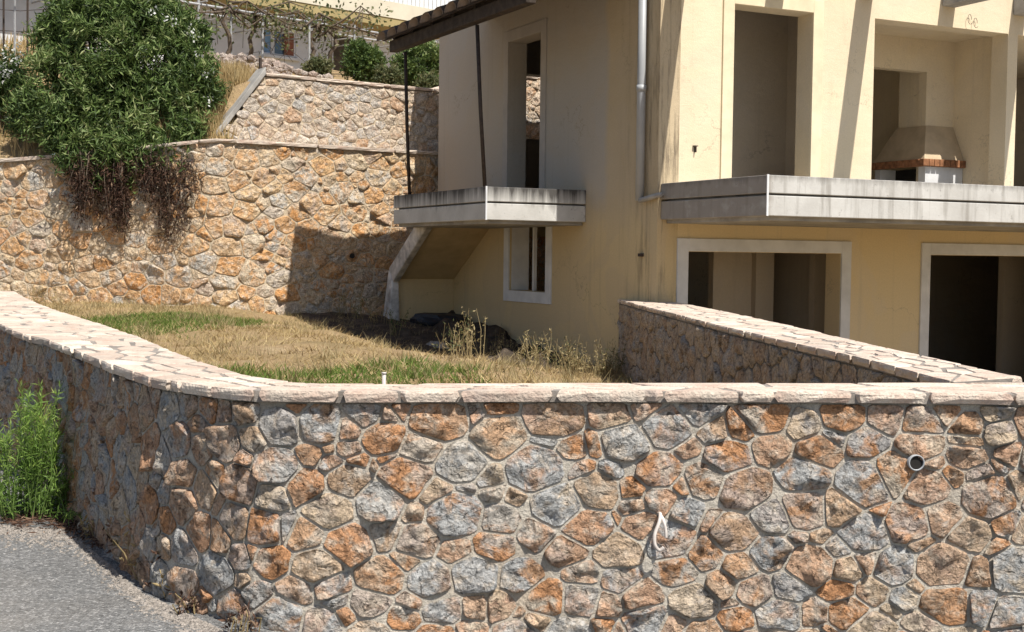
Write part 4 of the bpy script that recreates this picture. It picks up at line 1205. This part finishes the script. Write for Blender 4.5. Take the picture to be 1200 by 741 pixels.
# loose grit along the wall foot
r = np.random.default_rng(112); n = 5200
Vg = []; Fg = []
px = r.uniform(-10, 330, n); foot = np.interp(px, [-10, 80, 165, 280, 330], [612, 618, 692, 745, 770]); py = foot + np.abs(r.normal(0, 10, n)) + 3
oc = np.array([(1, 0, 0), (-1, 0, 0), (0, 1, 0), (0, -1, 0), (0, 0, 1)])
of = np.array([(0, 2, 4), (2, 1, 4), (1, 3, 4), (3, 0, 4)])
for i in range(n):
    c = atz(px[i], py[i], ROADZ); sz = r.uniform(.003, .011)
    Fg.append(of + 5 * i); Vg.append(c + (oc + r.normal(0, .25, (5, 3))) * sz * np.array([1, 1, .7]))
tag(npmesh('grit', np.concatenate(Vg), np.concatenate(Fg), simple('grit_stone', (.28, .25, .22), .5, 60), None), 'loose grit scattered along the wall foot', 'grit', kind='stuff')

# ------------------------------------------------------------------ dark spoil in the trench, its colour also carrying the shade there
dv, du = np.arange(1.2, 7.7, .12), np.arange(-3.2, .05, .1)
DU, DV = np.meshgrid(du, dv)
wx = P0[0] + RD[0] * DU + LD[0] * DV; wy = P0[1] + RD[1] * DU + LD[1] * DV
lump = np.array([[noise.fractal(Vector((a * 1.6, b * 1.6, 2)), 1, 2, 4) for a, b in zip(p, q)] for p, q in zip(wx, wy)])
edge = nsstep(-3.1, -2.2, DU + .5 * lump) * nsstep(1.3, 2.4, DV + .6 * lump) * (1 - nsstep(6.9, 7.6, DV))
dz_ = lawn_z(wx, wy) - .05 + .07 * edge + (.07 + .12 * (DU > -.7)) * edge * np.clip(lump + .4, 0, 1)
nd = len(du)
tag(npmesh('shade_dark_earth', np.stack([wx.ravel(), wy.ravel(), dz_.ravel()], 1), [(j * nd + i, j * nd + i + 1, (j + 1) * nd + i + 1, (j + 1) * nd + i) for j in range(len(dv) - 1) for i in range(nd - 1)], DARKSOIL_SHADE, smooth=True), 'lumpy earth in the trench along the house, dark soil with the shade coloured in', 'earth', kind='stuff')
# heaps against the house
def rock(name, loc, size, mat, seed, parent=None, flat=.7):
    bm = bmesh.new(); bmesh.ops.create_icosphere(bm, subdivisions=3, radius=1)
    o3 = Vector((seed * 3.1, seed * 1.7, seed))
    for v in bm.verts:
        d = v.co.normalized(); k = 1 + .35 * noise.noise(d * 1.3 + o3) + .18 * noise.noise(d * 3.5 + o3)
        v.co = Vector((d.x * size[0], d.y * size[1], d.z * size[2] * flat)) * k
    me = bpy.data.meshes.new(name); bm.to_mesh(me); bm.free()
    o = link(name, me, mat, parent); o.location = loc
    return o
for i, (u, v, s_, lab) in enumerate(((-.5, 5.75, (.45, .35, .2), 'black plastic-covered heap under the yellow stair wall'), (-.25, 4.35, (.33, .4, .24), 'dark lumpy spoil heap below the small side window'))):
    w = hw(u, v); tag(rock('spoil_heap', (w[0], w[1], float(lawn_z(w[0], w[1])) + .06), s_, PLASTIC if i == 0 else DARKSOIL_SHADE, i + 3), lab, 'heap', 'heaps against the house')
for i in range(14):
    u, v = wr.uniform(-1.6, -.15), wr.uniform(1.7, 5.6); w = hw(u, v); s_ = wr.uniform(.07, .2)
    tag(rock('dark_rock', (w[0], w[1], float(lawn_z(w[0], w[1])) + s_ * .2), (s_ * 1.2, s_, s_ * .9), DARKSOIL_SHADE if i % 3 else STONE_SIDE, i + 20), 'dark rock lying in the shaded trench beside the house', 'rock', 'rocks in the trench')

# ------------------------------------------------------------------ grey house up the slope
FD = np.array([.72, .69])                              # its front runs away to the right
FO = np.array(atD(327, 50, 31.5)[:2])
fang = math.atan2(FD[1], FD[0])
far = empty('grey_house', (FO[0], FO[1], 5.6), fang)
tag(far, 'grey rendered house up the slope with blue window and ochre-edged balcony', 'house')
def fpx(px, py, off=0):
    """pixel on the far facade (moved out by off) to local (a, z)"""
    n2 = np.array([FD[1], -FD[0]]); d = ray(px, py); o = FO + n2 * off
    t = (o @ n2) / (d[:2] @ n2); p = CAMP + d * t
    return float((p[:2] - FO) @ FD), float(p[2] - 5.6)
def frect(x0, y0, x1, y1, off=0):
    a0, z1 = fpx(x0, y0, off); a1, z0 = fpx(x1, y1, off); return a0, a1, z0, z1
wr0 = frect(307, 31, 347, 69); dr0 = frect(391, 38, 416, 88); dk = frect(186, 16, 228, 44)
dr0 = (dr0[0], dr0[1], -.1, dr0[3])
fwm = wall_grid('wall', 'u', 0, .3, -9, 14, -1.5, 6.5, [wr0, dr0, dk], FARWALL, far)
MB().box((-9, .45, -1.4), (14, .5, 6.3)).build('inner_dark', BLACK, far)
a0, a1, z0, z1 = wr0
wi = MB().box((a0, .02, z0), (a0 + .06, .12, z1)).box((a1 - .06, .02, z0), (a1, .12, z1)).box((a0 + .06, .02, z1 - .06), (a1 - .06, .12, z1)).box((a0 + .06, .02, z0), (a1 - .06, .12, z0 + .06)).build('window', TRIM, far)
am = lerp(a0, a1, .67); a5 = lerp(a0, a1, .33)
MB().box((a5 - .05, .03, z0 + .06), (a5 + .05, .1, z1 - .06)).build('mullion', TRIM, wi)
MB().box((a0 + .06, .06, z0 + .06), (a5 - .05, .07, z1 - .06)).build('pane', BLUE, wi)
MB().box((a5 + .05, .06, z0 + .06), (am, .07, z1 - .06)).build('pane', GLASS, wi)
MB().box((am, .01, z0 + .06), (a1 - .06, .1, z1 - .06)).build('shutter', REDBROWN, wi)
MB().box((a0 - .08, -.08, z0 - .06), (a1 + .08, .1, z0)).build('sill', TRIM, wi)
MB().box((dr0[0] + .05, .1, dr0[2]), (dr0[0] + .55, .15, dr0[3])).build('door', simple('old_door', (.10, .08, .06), .3, 6), far)
# balcony slab and railing above
b0a, b0z = fpx(330, 12, .8); b1a, b1z = fpx(505, 38, .8)
zb_ = (b0z + b1z) / 2
bal = MB().box((-9, -.8, zb_), (14, -.002, zb_ + .22)).build('balcony', OCHRE, far)
MB().box((-9, -.82, zb_ + .222), (14, -.004, zb_ + .62)).build('parapet', FARBEIGE, bal)
for k in range(90):
    a = -2 + k * .14
    MB().box((a, -.78, zb_ + .625), (a + .03, -.75, zb_ + 1.45)).build('railing_bar', TRIM, bal)
MB().box((-2.2, -.79, zb_ + 1.45), (11, -.74, zb_ + 1.5)).build('hand_rail', TRIM, bal)

# pipe pergola in front of it with grape vines
pg = empty('pergola', (FO[0], FO[1], 5.6), fang)
tag(pg, 'thin galvanised pipe pergola carrying bare grape vines before the grey house', 'pergola')
def pp(px, py, off): a, z = fpx(px, py, off); return Vector((a, -off, z))
OFF = 3.2
r0_, r1_ = pp(120, 0, OFF), pp(515, 44, OFF)
zr_ = (pp(250, 14, OFF).z + pp(480, 40, OFF).z) / 2
MB().tube([(r0_.x - 2, -OFF, zr_), (r1_.x + 3, -OFF, zr_)], .03, 8).build('rail', STEEL, pg)
MB().tube([(r0_.x - 2, -OFF + 1.4, zr_ + .12), (r1_.x + 3, -OFF + 1.4, zr_ + .12)], .025, 8).build('rail', STEEL, pg)
for x in (232, 270, 307, 362, 415):
    a = pp(x, 40, OFF).x
    w = FO + FD * a + np.array([FD[1], -FD[0]]) * OFF
    MB().tube([(a, -OFF, float(hill_z(w[0], w[1])) - 5.75), (a, -OFF, zr_ + .1)], .028, 8).build('post', STEEL, pg)
for k in range(16):
    a = lerp(r0_.x, r1_.x + 2, k / 15)
    MB().tube([(a, -OFF - .25, zr_ + .04), (a, -.01, zr_ + .16)], .016, 6).build('cross_wire', STEEL, pg)
gvr = random.Random(121)
for i, (xb, yb, xt) in enumerate(((266, 66, 262), (295, 68, 300), (366, 82, 362), (386, 82, 384))):
    OFv = OFF - .15 * (i % 2)
    bb = pp(xb, yb, OFv); w = FO + FD * bb.x + np.array([FD[1], -FD[0]]) * OFv
    hz = float(hill_z(w[0], w[1])); root = empty('grape_vine', (w[0], w[1], hz - .02))
    tag(root, ['gnarled grape vine trunk on the pergola farthest from the doorway', 'grape vine trunk standing just beside the blue window', 'twisted grape vine climbing beside the red-brown shutter', 'grape vine trunk standing beside the dark doorway'][i], 'vine', 'vines on the pergola')
    H_ = zr_ + 5.6 - hz
    b = MB(); pts = [Vector((gvr.gauss(0, .07) * (k > 0), gvr.gauss(0, .05) * (k > 0), H_ * k / 6)) for k in range(7)]
    b.tube(pts, [.06, .055, .05, .045, .045, .04, .035], 7)
    tips = []
    for k in range(7):
        a = gvr.uniform(-2.2, 2.2); t = Vector((FD[0] * a + gvr.gauss(0, .5), FD[1] * a + gvr.gauss(0, .5), H_ + gvr.uniform(-.1, .35)))
        q = [pts[-1].lerp(t, s_ / 4) + Vector((0, 0, gvr.gauss(0, .12))) for s_ in range(5)]
        b.tube(q, [.03, .025, .02, .015, .01], 5); tips += q[1:]
        b.tube([q[3], q[3] + Vector((gvr.gauss(0, .2), gvr.gauss(0, .2), -.5)), q[3] + Vector((gvr.gauss(0, .3), gvr.gauss(0, .2), -gvr.uniform(.5, 1)))], [.012, .009, .005], 4)
    b.build('trunk', BARK, root, True)
    r = np.random.default_rng(130 + i); T = np.array([tuple(t) for t in tips]); NL = 300; idx = r.integers(0, len(T), NL)
    P = T[idx] + r.normal(0, .28, (NL, 3)) * np.array([1, 1, .75]) - np.array([0, 0, .05]); D = unit(r.normal(size=(NL, 3)) + np.array([0, 0, -.4]))
    V, F, a = leaf_mesh(P, D, r.uniform(.06, .13, NL), r.uniform(.04, .09, NL), r.uniform(0, 1, NL), r)
    npmesh('crown', V, F, LEAFV, root, a)

# rubble bank on the terrace
rb = empty('rubble_bank', bpt(290, 88, 23.5))
tag(rb, 'loose bank of pinkish rubble stones on the terrace below the grey house', 'rubble')
rr = random.Random(141); base = Vector(rb.location)
PINKST = mat_stone('rubble_stone', [(0, (.44, .36, .31)), (.4, (.40, .31, .26)), (.7, (.50, .42, .36)), (1, (.36, .31, .28))], [(0, (.42, .30, .24)), (1, (.46, .40, .35))], .6)
k = 0
for row in range(5):
    for j in range(30):
        px = 232 + j * 6.2 + rr.uniform(-2, 2) + (row % 2) * 3
        top = np.interp(px, [230, 255, 320, 350, 420], [60, 66, 73, 86, 100])
        D_ = 23.4 + row * .45
        py = top + (4 - row) * 6.5 + rr.uniform(-1.5, 1.5)
        if py > 96 or (px > 350 and py > 92): continue
        c = Vector(bpt(px, py, D_)); s_ = rr.uniform(.055, .1)
        bm = bmesh.new(); bmesh.ops.create_icosphere(bm, subdivisions=1, radius=1)
        for v in bm.verts: v.co = Vector((v.co.x * s_ * 1.3, v.co.y * s_ * 1.5, v.co.z * s_)) * rr.uniform(.8, 1.15)
        me = bpy.data.meshes.new('stone'); bm.to_mesh(me); bm.free()
        at_ = me.attributes.new('rnd', 'FLOAT', 'POINT'); at_.data.foreach_set('value', [rr.random()] * len(me.vertices))
        o = link('stone', me, PINKST, rb); o.location = c - base; k += 1
# earth core of the bank
c0 = [Vector(bpt(228, 92, 23.3)), Vector(bpt(420, 104, 23.3)), Vector(bpt(420, 108, 26.5)), Vector(bpt(228, 98, 26.5))]
ct = [Vector(bpt(228, 88, 23.5)), Vector(bpt(420, 103, 23.5)), Vector(bpt(420, 101, 25.8)), Vector(bpt(228, 62, 25.8))]
e = MB(); e.hexa([tuple(q - base - Vector((0, 0, .5))) for q in c0] + [tuple(q - base) for q in ct]); e.build('earth_core', SOIL, rb)
ip = bpt(305, 90, 22.4)
tag(MB().tube([(ip[0], ip[1], 4.4), (ip[0], ip[1], bpt(305, 68, 22.4)[2])], .028, 8).build('iron_post', RUSTM), 'short dark iron post at the head of the sloping concrete end', 'post')

# ------------------------------------------------------------------ grey wall and wire fence on the slope above the white oleander
gw = empty('concrete_wall', bpt(10, 46, 27.5))
tag(gw, 'low grey block wall on the dry slope behind the wire fence', 'wall')
gb = Vector(gw.location)
for row in range(2):
    for k in range(9):
        x0 = -2.6 + k * .62 + (row % 2) * .3
        MB().box((x0, 0, -.1 + row * .22), (x0 + .6, .3, .105 + row * .22)).build('block', CONCRETE, gw, bevel=.012)
fe = empty('wire_fence', bpt(18, 48, 25.5))
tag(fe, 'rusty wire fence with thin iron posts above the white oleander', 'fence')
fb = Vector(fe.location)
for (x, hgt) in ((-12, 2), (4, 2), (17, 1.6), (32, 1.9), (60, 1.4)):
    q = Vector(bpt(x, 50, 25.5)) - fb
    MB().tube([q - Vector((0, 0, .4)), q + Vector((.02, 0, hgt))], .022, 6).build('post', STEEL if x == 17 else RUSTM, fe)
for zz in (.25, .65, 1.05, 1.4):
    a_, b_ = Vector(bpt(-14, 50, 25.5)) - fb, Vector(bpt(62, 50, 25.5)) - fb
    MB().tube([a_ + Vector((0, 0, zz)), (a_ + b_) / 2 + Vector((0, 0, zz - .04)), b_ + Vector((0, 0, zz))], .008, 4).build('wire', RUSTM, fe)
